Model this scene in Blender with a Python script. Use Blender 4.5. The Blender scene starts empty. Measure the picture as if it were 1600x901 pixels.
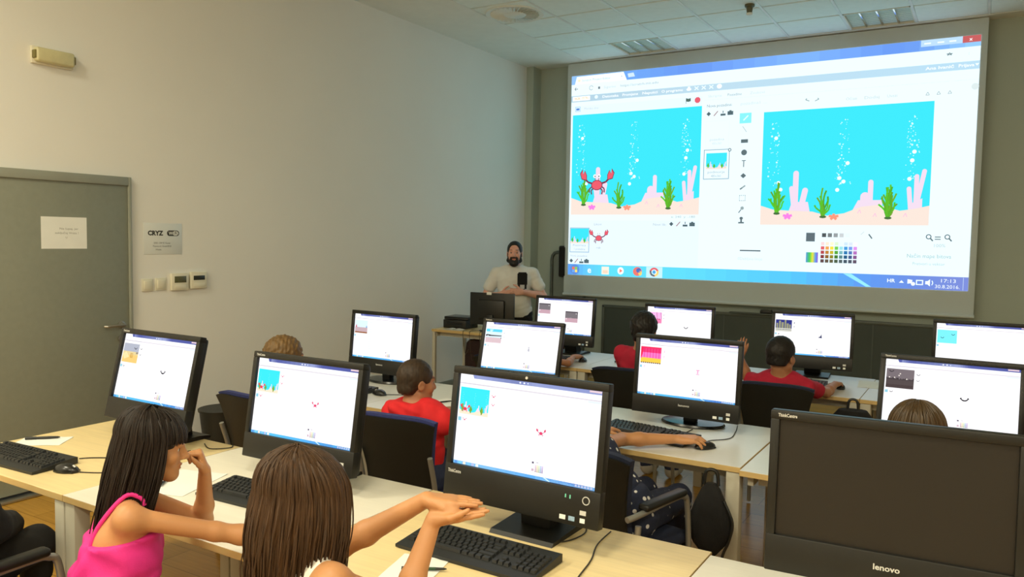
import bpy, bmesh, math, random
import numpy as np
from mathutils import Vector, Matrix
random.seed(7); rng = np.random.default_rng(7)
SC = bpy.context.scene
COL = SC.collection
PI = math.pi
R = math.radians

# ------------------------------------------------------------------ camera
cam_d = bpy.data.cameras.new('camera'); cam = bpy.data.objects.new('camera', cam_d); COL.objects.link(cam)
YAW, PITCH, ROLL = 0.542967, 0.0631711, 0.0164461
_f = Vector((-math.sin(YAW)*math.cos(PITCH), math.cos(YAW)*math.cos(PITCH), -math.sin(PITCH)))
_r = _f.cross(Vector((0, 0, 1))).normalized(); _u = _r.cross(_f)
_r2 = math.cos(ROLL)*_r + math.sin(ROLL)*_u
_u2 = -math.sin(ROLL)*_r + math.cos(ROLL)*_u
CAMZ = 1.70
cam.matrix_world = Matrix(((_r2.x, _u2.x, -_f.x, 0), (_r2.y, _u2.y, -_f.y, 0), (_r2.z, _u2.z, -_f.z, CAMZ), (0, 0, 0, 1)))
cam_d.sensor_width = 36.0; cam_d.lens = 1228.79/1600*36.0; cam_d.clip_start = 0.02
SC.camera = cam

# ------------------------------------------------------------------ light
SC.view_settings.view_transform = 'Standard'; SC.view_settings.look = 'None'
SC.view_settings.gamma = 1.0; SC.view_settings.use_curve_mapping = False
SC.view_settings.exposure = 0.0
world = bpy.data.worlds.new('world'); SC.world = world; world.use_nodes = True
bgn = world.node_tree.nodes['Background']
bgn.inputs[0].default_value = (0.80, 0.86, 0.80, 1); bgn.inputs[1].default_value = 0.03
SCREEN_GLOW = 1.2      # monitors
PROJ_GLOW = 1.12         # projected picture
def area(name, loc, rot, sx, sy, power, col):
    l = bpy.data.lights.new(name, 'AREA'); l.shape = 'RECTANGLE'; l.size = sx; l.size_y = sy
    l.energy = power; l.color = col
    o = bpy.data.objects.new(name, l); COL.objects.link(o); o.location = loc; o.rotation_euler = rot
    return o
# the fluorescent ceiling lights that are switched on: the rows at the rear of the room
CEIL = 3.91
WARM = (1.0, 0.93, 0.71)
for lx, ly, pw in ((-3.8, -1.9, 74), (-1.3, -1.9, 68), (1.6, -1.9, 64), (-3.8, 0.4, 64), (-1.0, 0.4, 46), (1.8, 0.4, 56)):
    area('rear_ceiling_lamp', (lx, ly, CEIL-0.03), (0, 0, 0), 0.58, 0.58, pw, WARM)

# ------------------------------------------------------------------ colours and materials
def s2l(c):
    return c/12.92 if c <= 0.04045 else ((c+0.055)/1.055)**2.4
def lin(r, g, b):
    return (s2l(r/255), s2l(g/255), s2l(b/255))
def mat(name, rgb, rough=0.6, metal=0.0, spec=0.5, var=0.06, scale=8.0, bump=0.0, bscale=200.0, sss=0.0, coat=0.0, stretch=None, rough_var=0.0):
    m = bpy.data.materials.new(name); m.use_nodes = True
    nt = m.node_tree; b = nt.nodes['Principled BSDF']
    b.inputs['Roughness'].default_value = rough; b.inputs['Metallic'].default_value = metal
    b.inputs['Specular IOR Level'].default_value = spec
    if coat: b.inputs['Coat Weight'].default_value = coat
    if sss:
        b.inputs['Subsurface Weight'].default_value = sss
        b.inputs['Subsurface Radius'].default_value = (0.010, 0.004, 0.002)
        b.inputs['Subsurface Scale'].default_value = 0.6
    tc = nt.nodes.new('ShaderNodeTexCoord'); mp = nt.nodes.new('ShaderNodeMapping')
    if stretch: mp.inputs['Scale'].default_value = stretch
    nt.links.new(tc.outputs['Object'], mp.inputs['Vector'])
    nz = nt.nodes.new('ShaderNodeTexNoise'); nz.inputs['Scale'].default_value = scale; nz.inputs['Detail'].default_value = 4
    nt.links.new(mp.outputs['Vector'], nz.inputs['Vector'])
    rp = nt.nodes.new('ShaderNodeValToRGB')
    c = lin(*rgb)
    lo = tuple(max(0, v*(1-var)) for v in c); hi = tuple(min(1, v*(1+var)) for v in c)
    rp.color_ramp.elements[0].position = 0.3; rp.color_ramp.elements[1].position = 0.7
    rp.color_ramp.elements[0].color = (*lo, 1); rp.color_ramp.elements[1].color = (*hi, 1)
    nt.links.new(nz.outputs['Fac'], rp.inputs['Fac']); nt.links.new(rp.outputs['Color'], b.inputs['Base Color'])
    if bump:
        n2 = nt.nodes.new('ShaderNodeTexNoise'); n2.inputs['Scale'].default_value = bscale
        nt.links.new(mp.outputs['Vector'], n2.inputs['Vector'])
        bp = nt.nodes.new('ShaderNodeBump'); bp.inputs['Strength'].default_value = bump; bp.inputs['Distance'].default_value = 0.002
        nt.links.new(n2.outputs['Fac'], bp.inputs['Height']); nt.links.new(bp.outputs['Normal'], b.inputs['Normal'])
    return m
def glow(name, strength, sampled):
    m = bpy.data.materials.new(name); m.use_nodes = True
    nt = m.node_tree; nt.nodes.clear()
    o = nt.nodes.new('ShaderNodeOutputMaterial'); e = nt.nodes.new('ShaderNodeEmission')
    a = nt.nodes.new('ShaderNodeAttribute'); a.attribute_name = 'Col'
    nt.links.new(a.outputs['Color'], e.inputs['Color']); e.inputs['Strength'].default_value = strength
    nt.links.new(e.outputs['Emission'], o.inputs['Surface'])
    m.cycles.emission_sampling = 'FRONT' if sampled else 'NONE'
    return m
def plank_mat(name, c1, c2, pl, pw, rough):
    m = bpy.data.materials.new(name); m.use_nodes = True
    nt = m.node_tree; b = nt.nodes['Principled BSDF']; b.inputs['Roughness'].default_value = rough
    tc = nt.nodes.new('ShaderNodeTexCoord'); br = nt.nodes.new('ShaderNodeTexBrick')
    nt.links.new(tc.outputs['Object'], br.inputs['Vector'])
    br.inputs['Scale'].default_value = 1.0; br.inputs['Brick Width'].default_value = pl; br.inputs['Row Height'].default_value = pw
    br.inputs['Mortar Size'].default_value = 0.002; br.inputs['Mortar Smooth'].default_value = 0.1
    br.inputs['Color1'].default_value = (*lin(*c1), 1); br.inputs['Color2'].default_value = (*lin(*c2), 1)
    br.inputs['Mortar'].default_value = (*[v*0.5 for v in lin(*c2)], 1)
    mp = nt.nodes.new('ShaderNodeMapping'); mp.inputs['Scale'].default_value = (2, 30, 2)
    nt.links.new(tc.outputs['Object'], mp.inputs['Vector'])
    nz = nt.nodes.new('ShaderNodeTexNoise'); nz.inputs['Scale'].default_value = 2.0; nz.inputs['Detail'].default_value = 5
    nt.links.new(mp.outputs['Vector'], nz.inputs['Vector'])
    mx = nt.nodes.new('ShaderNodeMixRGB'); mx.blend_type = 'OVERLAY'; mx.inputs['Fac'].default_value = 0.25
    nt.links.new(br.outputs['Color'], mx.inputs['Color1']); nt.links.new(nz.outputs['Fac'], mx.inputs['Color2'])
    nt.links.new(mx.outputs['Color'], b.inputs['Base Color'])
    return m
M_WALL = mat('wall_paint', (236, 235, 228), 0.85, var=0.015, scale=1.2, bump=0.05, bscale=120)
M_FRONTWALL = mat('front_wall_paint', (178, 190, 180), 0.85, var=0.02, scale=1.0)
M_CEIL = mat('ceiling_tile_mineral', (240, 250, 246), 0.9, var=0.02, scale=14, bump=0.15, bscale=250)
M_GRID = mat('ceiling_grid_metal', (232, 236, 232), 0.5)
M_PLASTER = mat('plaster', (238, 242, 236), 0.85, var=0.02)
M_FLOOR = plank_mat('laminate_floor', (196, 148, 62), (178, 132, 52), 1.2, 0.19, 0.26)
M_DOOR = mat('door_laminate', (134, 138, 124), 0.55, var=0.03, scale=30)
M_DOORFR = mat('door_frame_steel', (146, 150, 138), 0.5, var=0.02)
M_STEEL = mat('brushed_steel', (170, 168, 160), 0.35, metal=0.9)
M_WHITEPL = mat('white_plastic', (226, 222, 200), 0.45, var=0.02)
M_YELLOWPL = mat('aged_lamp_plastic', (206, 200, 156), 0.4, var=0.05, scale=25)
M_PAPER = mat('paper', (238, 240, 234), 0.8, var=0.02)
M_INK = mat('print_ink', (60, 62, 58), 0.8)
M_INKF = mat('faint_print_ink', (150, 152, 142), 0.8)
M_LCD = mat('lcd_window', (92, 92, 60), 0.3, var=0.2, scale=90)
M_LCDD = mat('dark_lcd_window', (40, 42, 34), 0.3)
M_BIRCH = mat('birch_laminate', (236, 213, 158), 0.38, var=0.06, scale=3, stretch=(1.2, 22, 8))
M_CREAM = mat('cream_laminate', (240, 235, 218), 0.34, var=0.02, scale=3, stretch=(1.2, 22, 8))
M_CREAM_LIT = mat('cream_laminate_screen_lit', (224, 225, 218), 0.30, var=0.02, scale=3, stretch=(1.2, 22, 8))  # cream laminate with the cool screen light of the farther rows in its colour
M_EDGE = mat('beech_edge_band', (206, 176, 116), 0.5, var=0.06, scale=4, stretch=(1, 10, 10))
M_LEG = mat('grey_painted_leg', (190, 186, 168), 0.5, var=0.02)
M_BLACKPL = mat('black_plastic', (27, 28, 26), 0.42, var=0.08, scale=20, bump=0.08, bscale=500)
M_BEZEL = mat('monitor_bezel', (28, 28, 25), 0.42, spec=0.35, var=0.05, scale=12)
M_BLACKGL = mat('black_gloss', (20, 22, 24), 0.26)
M_OFFSCR = mat('switched_off_panel', (30, 27, 23), 0.40, var=0.10, scale=3.0, spec=0.4)
M_KEYS = mat('key_plastic', (38, 40, 40), 0.38, var=0.1, scale=60)
M_KEYB = mat('keyboard_shell', (36, 38, 38), 0.5, var=0.06, scale=30)
M_MOUSE = mat('mouse_shell', (30, 31, 30), 0.25)
M_LOGO = mat('silver_print', (205, 205, 200), 0.4)
M_RUBBER = mat('cable_rubber', (50, 46, 36), 0.6)
M_CHAIRSH = mat('chair_shell_plastic', (22, 24, 20), 0.5, var=0.1, scale=10, bump=0.2, bscale=400)
M_BLUE = mat('blue_upholstery', (58, 66, 126), 0.9, var=0.10, scale=80, bump=0.4, bscale=700)
M_NAVY = mat('navy_upholstery', (34, 42, 66), 0.9, var=0.10, scale=80, bump=0.4, bscale=700)
M_TUBE = mat('grey_steel_tube', (160, 160, 152), 0.35, metal=0.5)
M_BOARD = mat('chalkboard_surface', (66, 76, 72), 0.55, var=0.06, scale=3)
M_BOARDFR = mat('chalkboard_frame', (92, 100, 96), 0.45, metal=0.3)
M_SCREENCLOTH = mat('projection_cloth', (202, 214, 216), 0.9, var=0.015, scale=2)
M_BLACKCLOTH = mat('black_cloth', (20, 20, 20), 0.95, var=0.2, scale=40, bump=0.5, bscale=500)
M_BROWNBAG = mat('dark_brown_cloth', (44, 26, 24), 0.9, var=0.2, scale=30)

# ------------------------------------------------------------------ mesh building
class MB:
    """collects shapes and links them as one mesh object"""
    def __init__(s): s.v = []; s.f = []; s.m = []; s.sm = []; s.c = []
    def add(s, verts, faces, mi=0, smooth=False, mtx=None, col=None):
        o = len(s.v)
        if mtx is not None: verts = [mtx @ Vector(v) for v in verts]
        s.v.extend([tuple(v) for v in verts])
        for f in faces:
            s.f.append(tuple(i+o for i in f)); s.m.append(mi); s.sm.append(smooth); s.c.append(col)
        return s
    def box(s, c, d, mi=0, bev=0.0, seg=2, mtx=None, rotz=0.0):
        bm = bmesh.new(); bmesh.ops.create_cube(bm, size=1.0)
        for v in bm.verts: v.co = Vector((v.co.x*d[0], v.co.y*d[1], v.co.z*d[2]))
        if bev > 0:
            bmesh.ops.bevel(bm, geom=list(bm.edges), offset=min(bev, min(d)*0.49), segments=seg, profile=0.5, affect='EDGES')
        T = Matrix.Translation(c) @ Matrix.Rotation(rotz, 4, 'Z')
        if mtx is not None: T = mtx @ T
        bm.verts.index_update()
        s.add([T @ v.co for v in bm.verts], [[v.index for v in f.verts] for f in bm.faces], mi, bev > 0)
        bm.free(); return s
    def tube(s, pts, r, n=8, mi=0, caps=True, mtx=None):
        pts = [Vector(p) for p in pts]; rs = r if isinstance(r, (list, tuple)) else [r]*len(pts)
        V = []; F = []
        t0 = (pts[1]-pts[0]).normalized()
        a = t0.orthogonal().normalized()
        for i, p in enumerate(pts):
            t = (pts[min(i+1, len(pts)-1)]-pts[max(i-1, 0)]).normalized()
            a = (a - t*a.dot(t)).normalized(); b = t.cross(a)
            for k in range(n):
                an = 2*PI*k/n; V.append(p + rs[i]*(math.cos(an)*a + math.sin(an)*b))
        for i in range(len(pts)-1):
            for k in range(n):
                k2 = (k+1) % n; F.append((i*n+k, i*n+k2, (i+1)*n+k2, (i+1)*n+k))
        if caps:
            F.append(tuple(reversed(range(n)))); F.append(tuple((len(pts)-1)*n+k for k in range(n)))
        return s.add(V, F, mi, True, mtx)
    def lathe(s, prof, n=24, mi=0, mtx=None, sx=1.0, sy=1.0):
        V = []; F = []
        for (r, z) in prof:
            for k in range(n):
                an = 2*PI*k/n; V.append((r*math.cos(an)*sx, r*math.sin(an)*sy, z))
        for i in range(len(prof)-1):
            for k in range(n):
                k2 = (k+1) % n; F.append((i*n+k, i*n+k2, (i+1)*n+k2, (i+1)*n+k))
        if prof[0][0] > 1e-6: F.append(tuple(reversed(range(n))))
        if prof[-1][0] > 1e-6: F.append(tuple((len(prof)-1)*n+k for k in range(n)))
        return s.add(V, F, mi, True, mtx)
    def prism(s, poly, z0, z1, mi=0, mtx=None, smooth=False):
        n = len(poly)
        V = [(x, y, z0) for x, y in poly]+[(x, y, z1) for x, y in poly]
        F = [tuple(reversed(range(n))), tuple(range(n, 2*n))]+[(i, (i+1) % n, n+(i+1) % n, n+i) for i in range(n)]
        return s.add(V, F, mi, smooth, mtx)
    def grid(s, P, mi=0, smooth=True, mtx=None):
        nu = len(P); nv = len(P[0]); V = [p for row in P for p in row]
        F = [(i*nv+j, i*nv+j+1, (i+1)*nv+j+1, (i+1)*nv+j) for i in range(nu-1) for j in range(nv-1)]
        return s.add(V, F, mi, smooth, mtx)
    def build(s, name, mats, parent=None, recalc=True):
        me = bpy.data.meshes.new(name); me.from_pydata(s.v, [], s.f)
        for m in (mats if isinstance(mats, (list, tuple)) else [mats]): me.materials.append(m)
        me.polygons.foreach_set('material_index', s.m); me.polygons.foreach_set('use_smooth', s.sm)
        if any(c is not None for c in s.c):
            at = me.color_attributes.new('Col', 'FLOAT_COLOR', 'CORNER')
            buf = []
            for f, c in zip(s.f, s.c):
                buf.extend((*(c or (1, 1, 1)), 1.0)*len(f))
            at.data.foreach_set('color', buf)
        elif recalc:
            bm = bmesh.new(); bm.from_mesh(me); bmesh.ops.recalc_face_normals(bm, faces=bm.faces); bm.to_mesh(me); bm.free()
        if any(s.sm) and not all(s.c):
            try: me.set_sharp_from_angle(angle=R(42))
            except Exception: pass
        me.update()
        o = bpy.data.objects.new(name, me); COL.objects.link(o)
        if parent: o.parent = parent
        return o
def tag(o, label=None, cat=None, group=None, kind=None):
    if label: o['label'] = label
    if cat: o['category'] = cat
    if group: o['group'] = group
    if kind: o['kind'] = kind
    return o
def thing(name, label, cat, loc=(0, 0, 0), rotz=0.0, group=None):
    o = bpy.data.objects.new(name, None); COL.objects.link(o); o.empty_display_size = 0.1
    o.location = loc; o.rotation_euler = (0, 0, rotz)
    return tag(o, label, cat, group)
def struct(name, mb, m, parent=None):
    o = mb.build(name, m, parent)
    if not parent: o['kind'] = 'structure'
    return o
def scale_from_camera(p, k): return (p[0]*k, p[1]*k, CAMZ+(p[2]-CAMZ)*k)
def dup(root, loc, rotz, label):
    r = root.copy(); COL.objects.link(r); r.location = loc; r.rotation_euler = (0, 0, rotz); r['label'] = label
    for ch in list(root.children):
        c = ch.copy(); COL.objects.link(c); c.parent = r
        for g in ch.children:
            d = g.copy(); COL.objects.link(d); d.parent = c
    return r
_tc = {}
def text_mesh(txt, bold=False):
    """outline of a line of lettering, cap height about 0.7, as (verts, faces, width)"""
    if (txt, bold) in _tc: return _tc[(txt, bold)]
    cu = bpy.data.curves.new('lettering', 'FONT'); cu.body = txt; cu.resolution_u = 2; cu.size = 1.0
    if bold: cu.offset = 0.022 if bold is True else bold
    o = bpy.data.objects.new('lettering', cu); COL.objects.link(o)
    dg = bpy.context.evaluated_depsgraph_get(); dg.update()
    me = o.evaluated_get(dg).to_mesh()
    V = [(v.co.x, v.co.y) for v in me.vertices]; F = [tuple(p.vertices) for p in me.polygons]
    o.evaluated_get(dg).to_mesh_clear()
    bpy.data.objects.remove(o); bpy.data.curves.remove(cu)
    w = max([v[0] for v in V] or [1]); _tc[(txt, bold)] = (V, F, w)
    return _tc[(txt, bold)]
def text_on(mb, txt, origin, ux, uy, h, mi=0, align='c', width=None, bold=False, col=None, off=0.0):
    """lettering lying in the plane of ux and uy; h is the cap height"""
    V, F, w = text_mesh(txt, bold)
    k = h/0.7; kx = k if width is None else width/w
    ox = {'l': 0, 'c': -w/2, 'r': -w}[align]
    n = Vector(ux).cross(Vector(uy)).normalized()*off
    ux = Vector(ux); uy = Vector(uy); o = Vector(origin)
    mb.add([o+n+ux*((x+ox)*kx)+uy*((y-0.35)*k) for x, y in V], F, mi, False, None, col)

# ------------------------------------------------------------------ flat picture drawing for screens
class Canvas:
    """a screen picture made of coloured shapes; units are pixels, y runs down"""
    def __init__(s, w, h, width, step):
        s.w = w; s.h = h; s.k = width/w; s.step = step; s.z = 0; s.mb = MB(); s.first = True; s.white = (1, 1, 1)
    def P(s, x, y): return ((x-s.w/2)*s.k, -s.z*s.step, (s.h/2-y)*s.k)
    def poly(s, pts, rgb):
        pts = list(pts)
        a = sum(pts[i][0]*pts[(i+1) % len(pts)][1]-pts[(i+1) % len(pts)][0]*pts[i][1] for i in range(len(pts)))
        if a > 0: pts.reverse()
        s.mb.add([s.P(*p) for p in pts], [tuple(range(len(pts)))], 0 if s.first else 1, False, None, tuple(a*b for a, b in zip(lin(*rgb), s.white)) if min(rgb) > 222 else lin(*rgb)); s.first = False
    def rect(s, x0, y0, x1, y1, rgb): s.poly([(x0, y0), (x1, y0), (x1, y1), (x0, y1)], rgb)
    def hgrad(s, x0, y0, x1, y1, stops):
        for (a, ca), (b, cb) in zip(stops[:-1], stops[1:]):
            n = 5
            for i in range(n):
                t = (i+0.5)/n; c = [ca[j]+(cb[j]-ca[j])*t for j in range(3)]
                s.rect(x0+(x1-x0)*(a+(b-a)*i/n), y0, x0+(x1-x0)*(a+(b-a)*(i+1)/n), y1, c)
    def ell(s, cx, cy, rx, ry, rgb, n=14, rot=0.0):
        c, si = math.cos(rot), math.sin(rot)
        s.poly([(cx+rx*math.cos(2*PI*i/n)*c-ry*math.sin(2*PI*i/n)*si, cy+rx*math.cos(2*PI*i/n)*si+ry*math.sin(2*PI*i/n)*c) for i in range(n)], rgb)
    def line(s, pts, w, rgb):
        for (x0, y0), (x1, y1) in zip(pts[:-1], pts[1:]):
            d = math.hypot(x1-x0, y1-y0) or 1; nx, ny = -(y1-y0)/d*w/2, (x1-x0)/d*w/2
            s.poly([(x0+nx, y0+ny), (x1+nx, y1+ny), (x1-nx, y1-ny), (x0-nx, y0-ny)], rgb)
    def frame(s, x0, y0, x1, y1, w, rgb):
        s.rect(x0, y0, x1, y0+w, rgb); s.rect(x0, y1-w, x1, y1, rgb); s.rect(x0, y0+w, x0+w, y1-w, rgb); s.rect(x1-w, y0+w, x1, y1-w, rgb)
    def text(s, x, y, h, txt, rgb, align='l', width=None, bold=False):
        text_on(s.mb, txt, s.P(x, y), (s.k, 0, 0), (0, 0, s.k), h, 1, align, width, bold, lin(*rgb))
CYAN = (62, 226, 242)
def crab(c, x, y, k, simple=False, red=(232, 92, 108), dark=(120, 52, 78)):
    """a crab with raised claws; k is the width of the whole animal"""
    z = c.z
    for sx in (-1, 1):
        c.line([(x+sx*k*.10, y+k*.10), (x+sx*k*.17, y+k*.17), (x+sx*k*.15, y+k*.27)], k*.035, dark)
        c.line([(x+sx*k*.13, y+k*.05), (x+sx*k*.22, y+k*.12), (x+sx*k*.22, y+k*.22)], k*.035, dark)
        c.line([(x+sx*k*.12, y-k*.02), (x+sx*k*.26, y-k*.06), (x+sx*k*.36, y-k*.16)], k*.05, dark)
        if not simple: c.line([(x+sx*k*.05, y-k*.1), (x+sx*k*.06, y-k*.2)], k*.018, dark)
    c.z = z+1
    c.ell(x, y+k*.02, k*.17, k*.14, dark); c.z = z+2; c.ell(x, y+k*.02, k*.15, k*.12, red)
    for sx in (-1, 1):
        c.z = z+1
        P = [(x+sx*k*.30, y-k*.10), (x+sx*k*.46, y-k*.14), (x+sx*k*.51, y-k*.30), (x+sx*k*.43, y-k*.42), (x+sx*k*.42, y-k*.27), (x+sx*k*.36, y-k*.38), (x+sx*k*.30, y-k*.25)]
        c.poly(P[:4]+[P[4]], dark); c.poly([P[0], P[4], P[5], P[6]], dark)
        c.z = z+2
        g = lambda p: (x+sx*k*.39+(p[0]-x-sx*k*.39)*.82, y-k*.25+(p[1]-y+k*.25)*.82)
        Q = [g(p) for p in P]
        c.poly(Q[:4]+[Q[4]], red); c.poly([Q[0], Q[4], Q[5], Q[6]], red)
        if not simple:
            c.ell(x+sx*k*.065, y-k*.22, k*.045, k*.05, (250, 250, 250)); c.z = z+3; c.ell(x+sx*k*.055, y-k*.215, k*.018, k*.022, (40, 40, 60))
    c.z = z
def seabed(c, x0, y0, w, h, full=True, sand=(242, 224, 212), weed=(100, 206, 44), coral=(236, 216, 234), water=CYAN):
    """underwater backdrop: blue water, bubbles, sand, corals and weeds"""
    X = lambda u: x0+u*w
    Y = lambda v: y0+v*h
    rr = random.Random(5); z = c.z
    c.rect(x0, y0, x0+w, y0+h, water); c.z = z+1
    if full:
        for bx, ph in ((.075, 0), (.505, 2), (.895, 4)):
            for i in range(54):
                v = .10+.56*rr.random(); u = bx+(rr.random()-.5)*.075*(0.6+v)
                r = (0.0018+.0024*rr.random())*w*(1.0 if rr.random() < .85 else 1.7)
                c.ell(X(u), Y(v), r, r, (212, 250, 255), 6)
        for u, v in ((.085, .235), (.11, .63), (.125, .69), (.53, .475), (.485, .60), (.475, .70), (.51, .63), (.905, .40), (.895, .47), (.885, .62)):
            c.ell(X(u), Y(v), .0125*w, .0125*w, (236, 252, 255), 10)
    cs = []
    for u, v, dx, wd in ((.22, .55, 0, .035), (.195, .68, -.015, .03), (.28, .70, .02, .036), (.64, .76, .0, .055), (.67, .64, 0, .03), (.885, .70, -.01, .026), (.925, .60, 0, .026), (.965, .56, .03, .026)):
        b = (u-dx*1.5, .90); 
        c.line([(X(b[0]), Y(b[1])), (X(u), Y(v))], wd*w, coral); c.ell(X(u), Y(v), wd*w*.5, wd*w*.5, coral)
    c.poly([(X(.17), Y(.93)), (X(.2), Y(.80)), (X(.3), Y(.80)), (X(.32), Y(.93))], coral)
    c.poly([(X(.55), Y(.93)), (X(.6), Y(.79)), (X(.74), Y(.79)), (X(.74), Y(.93))], coral)
    c.poly([(X(.88), Y(.95)), (X(.90), Y(.82)), (X(.96), Y(.78)), (X(.96), Y(.95))], coral)
    c.z = z+2
    S = [(0, .83), (.08, .865), (.18, .875), (.33, .885), (.42, .92), (.52, .90), (.62, .845), (.72, .83), (.84, .88), (.92, .865), (1, .84)]
    for (a, b), (a2, b2) in zip(S[:-1], S[1:]):
        c.poly([(X(a), Y(b)), (X(a2), Y(b2)), (X(a2), Y(1)), (X(a), Y(1))], sand)
    c.z = z+3
    for bx, by, n, hh in ((.105, .89, 14, .32), (.395, .92, 9, .28), (.775, .93, 14, .32)):
        for i in range(n):
            t = (i/(n-1)-.5); ph = rr.random()*6; top = hh*(1-1.1*abs(t))*(.7+.3*rr.random())
            pts = [(X(bx+t*.10*j/4+.008*math.sin(ph+j*1.4)), Y(by-top*j/4)) for j in range(5)]
            c.line(pts, w*(.0105 if full else .024), (weed[0]+rr.randint(-30, 10), weed[1]-rr.randint(0, 50), weed[2]))
        c.ell(X(bx), Y(by+.01), .022*w, .012*h, (70, 110, 60), 8)
    if full:
        for u, v, col in ((.175, .925, (242, 128, 226)), (.46, .93, (252, 150, 122))):
            for k in range(5):
                an = 2*PI*k/5-.3; c.line([(X(u), Y(v)), (X(u)+.03*w*math.cos(an), Y(v)+.02*w*math.sin(an))], .016*w, col)
        for u, v in ((.60, .90), (.69, .93), (.86, .93)):
            c.line([(X(u), Y(v)), (X(u+.012), Y(v-.03)), (X(u+.02), Y(v))], .004*w, (250, 190, 220))
    c.z = z

# ================================================================== THE ROOM
XL, XR, YB, YF = -5.2, 4.2, -3.6, 9.1
struct('floor', MB().box(((XL+XR)/2, (YB+YF)/2, -0.05), (XR-XL+0.4, YF-YB+0.4, 0.1)), M_FLOOR)
DY0, DY1, DZ = 2.37, 3.37, 2.085      # door opening in the left wall
w = MB()
w.box((XL-0.1, (YB+DY0)/2, 1.98), (0.2, DY0-YB, 3.96)).box((XL-0.1, (YF+DY1)/2, 1.98), (0.2, YF-DY1, 3.96))
w.box((XL-0.1, (DY0+DY1)/2, (DZ+3.96)/2), (0.2, DY1-DY0, 3.96-DZ))
struct('wall_left', w, M_WALL)
struct('wall_front', MB().box(((XL+XR)/2, YF+0.1, 1.98), (XR-XL+0.4, 0.2, 3.96)), M_FRONTWALL)
struct('wall_right', MB().box((XR+0.1, (YB+YF)/2, 1.98), (0.2, YF-YB, 3.96)), M_WALL)
struct('wall_back', MB().box(((XL+XR)/2, YB-0.1, 1.98), (XR-XL+0.4, 0.2, 3.96)), M_WALL)
struct('trim_1', MB().box((XL+0.05, YF-0.10, CEIL/2), (0.10, 0.20, CEIL)), M_FRONTWALL)      # narrow pipe casing in the corner
# ceiling: plaster margin along the left and front walls, mineral tiles in a metal grid elsewhere
TX0, TY1, TS = -4.40, 8.88, 0.615
nxt, nyt = 14, 20
struct('ceiling', MB().box(((XL+XR)/2, (YB+YF)/2, CEIL+0.07), (XR-XL, YF-YB, 0.08)), M_PLASTER)
t = MB()
for i in range(nxt):
    for j in range(nyt):
        x = TX0+TS*(i+.5); y = TY1-TS*(j+.5)
        if (i, j) in ((1, 0), (5, 0)): continue
        if x > XR or y < YB: continue
        t.box((x, y, CEIL+0.012), (TS-0.022, TS-0.022, 0.024), bev=0.006, seg=1)
struct('trim_2', t, M_CEIL)                                    # the field of ceiling tiles
t = MB()
for i in range(nxt+1): t.box((TX0+TS*i, TY1-TS*nyt/2, CEIL+0.002), (0.024, TS*nyt, 0.006))
struct('trim_3', t, M_GRID)
t = MB()
for j in range(nyt+1): t.box((TX0+TS*nxt/2, TY1-TS*j, CEIL+0.016), (TS*nxt, 0.010, 0.006))
struct('trim_4', t, mat('recessed_grid_metal', (150, 156, 150), 0.6))
t = MB()
t.box(((XL+TX0)/2, (YB+YF)/2, CEIL+0.012), (TX0-XL, YF-YB, 0.03)); t.box(((TX0+XR)/2, (TY1+YF)/2, CEIL+0.012), (XR-TX0, YF-TY1, 0.03))
struct('trim_5', t, M_PLASTER)
struct('baseboard_left', MB().box((XL+0.008, (YF+DY1+0.06)/2, 0.04), (0.016, YF-DY1-0.06, 0.08), bev=0.003), M_DOORFR)
# the grey door
dr = MB().box((XL-0.005, (DY0+DY1)/2, DZ/2), (0.05, DY1-DY0-0.046, DZ-0.075), bev=0.004)
door = struct('door_1', dr, M_DOOR)
f = MB()
f.box((XL+0.0, DY1-0.011, DZ/2), (0.066, 0.022, DZ), bev=0.004).box((XL+0.0, DY0+0.011, DZ/2), (0.066, 0.022, DZ), bev=0.004)
f.box((XL+0.0, (DY0+DY1)/2, DZ-0.03), (0.066, DY1-DY0-0.044, 0.06), bev=0.004)
f.build('door_frame', M_DOORFR, door)
MB().box((XL+0.02, (DY0+DY1)/2, 0.012), (0.09, DY1-DY0-0.1, 0.02), bev=0.005).build('door_gap_light_strip', M_STEEL, door)  # steel strip added to stand for the light coming under the door
h = MB()
hy = DY1-0.085
h.lathe([(0.0, 0.0), (0.026, 0.0), (0.026, 0.009), (0.012, 0.012), (0.010, 0.05), (0.0, 0.05)], 20, mtx=Matrix.Translation((XL+0.019, hy, 1.055)) @ Matrix.Rotation(R(90), 4, 'Y'))
h.tube([(XL+0.062, hy+0.006, 1.055), (XL+0.066, hy-0.03, 1.055), (XL+0.062, hy-0.125, 1.052), (XL+0.045, hy-0.135, 1.052)], 0.0095, 10)
h.build('door_handle', M_STEEL, door)
h = MB().lathe([(0.0, 0.0), (0.026, 0.0), (0.026, 0.009), (0.010, 0.011), (0.0, 0.011)], 20, mtx=Matrix.Translation((XL+0.019, hy, 0.955)) @ Matrix.Rotation(R(90), 4, 'Y'))
h.build('lock_rosette', M_STEEL, door)
for z in (0.25, 1.85):
    MB().lathe([(0.0, -0.05), (0.010, -0.05), (0.010, 0.05), (0.0, 0.05)], 10, mtx=Matrix.Translation((XL+0.036, DY0+0.030, z))).build('hinge', M_STEEL, door)

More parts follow.
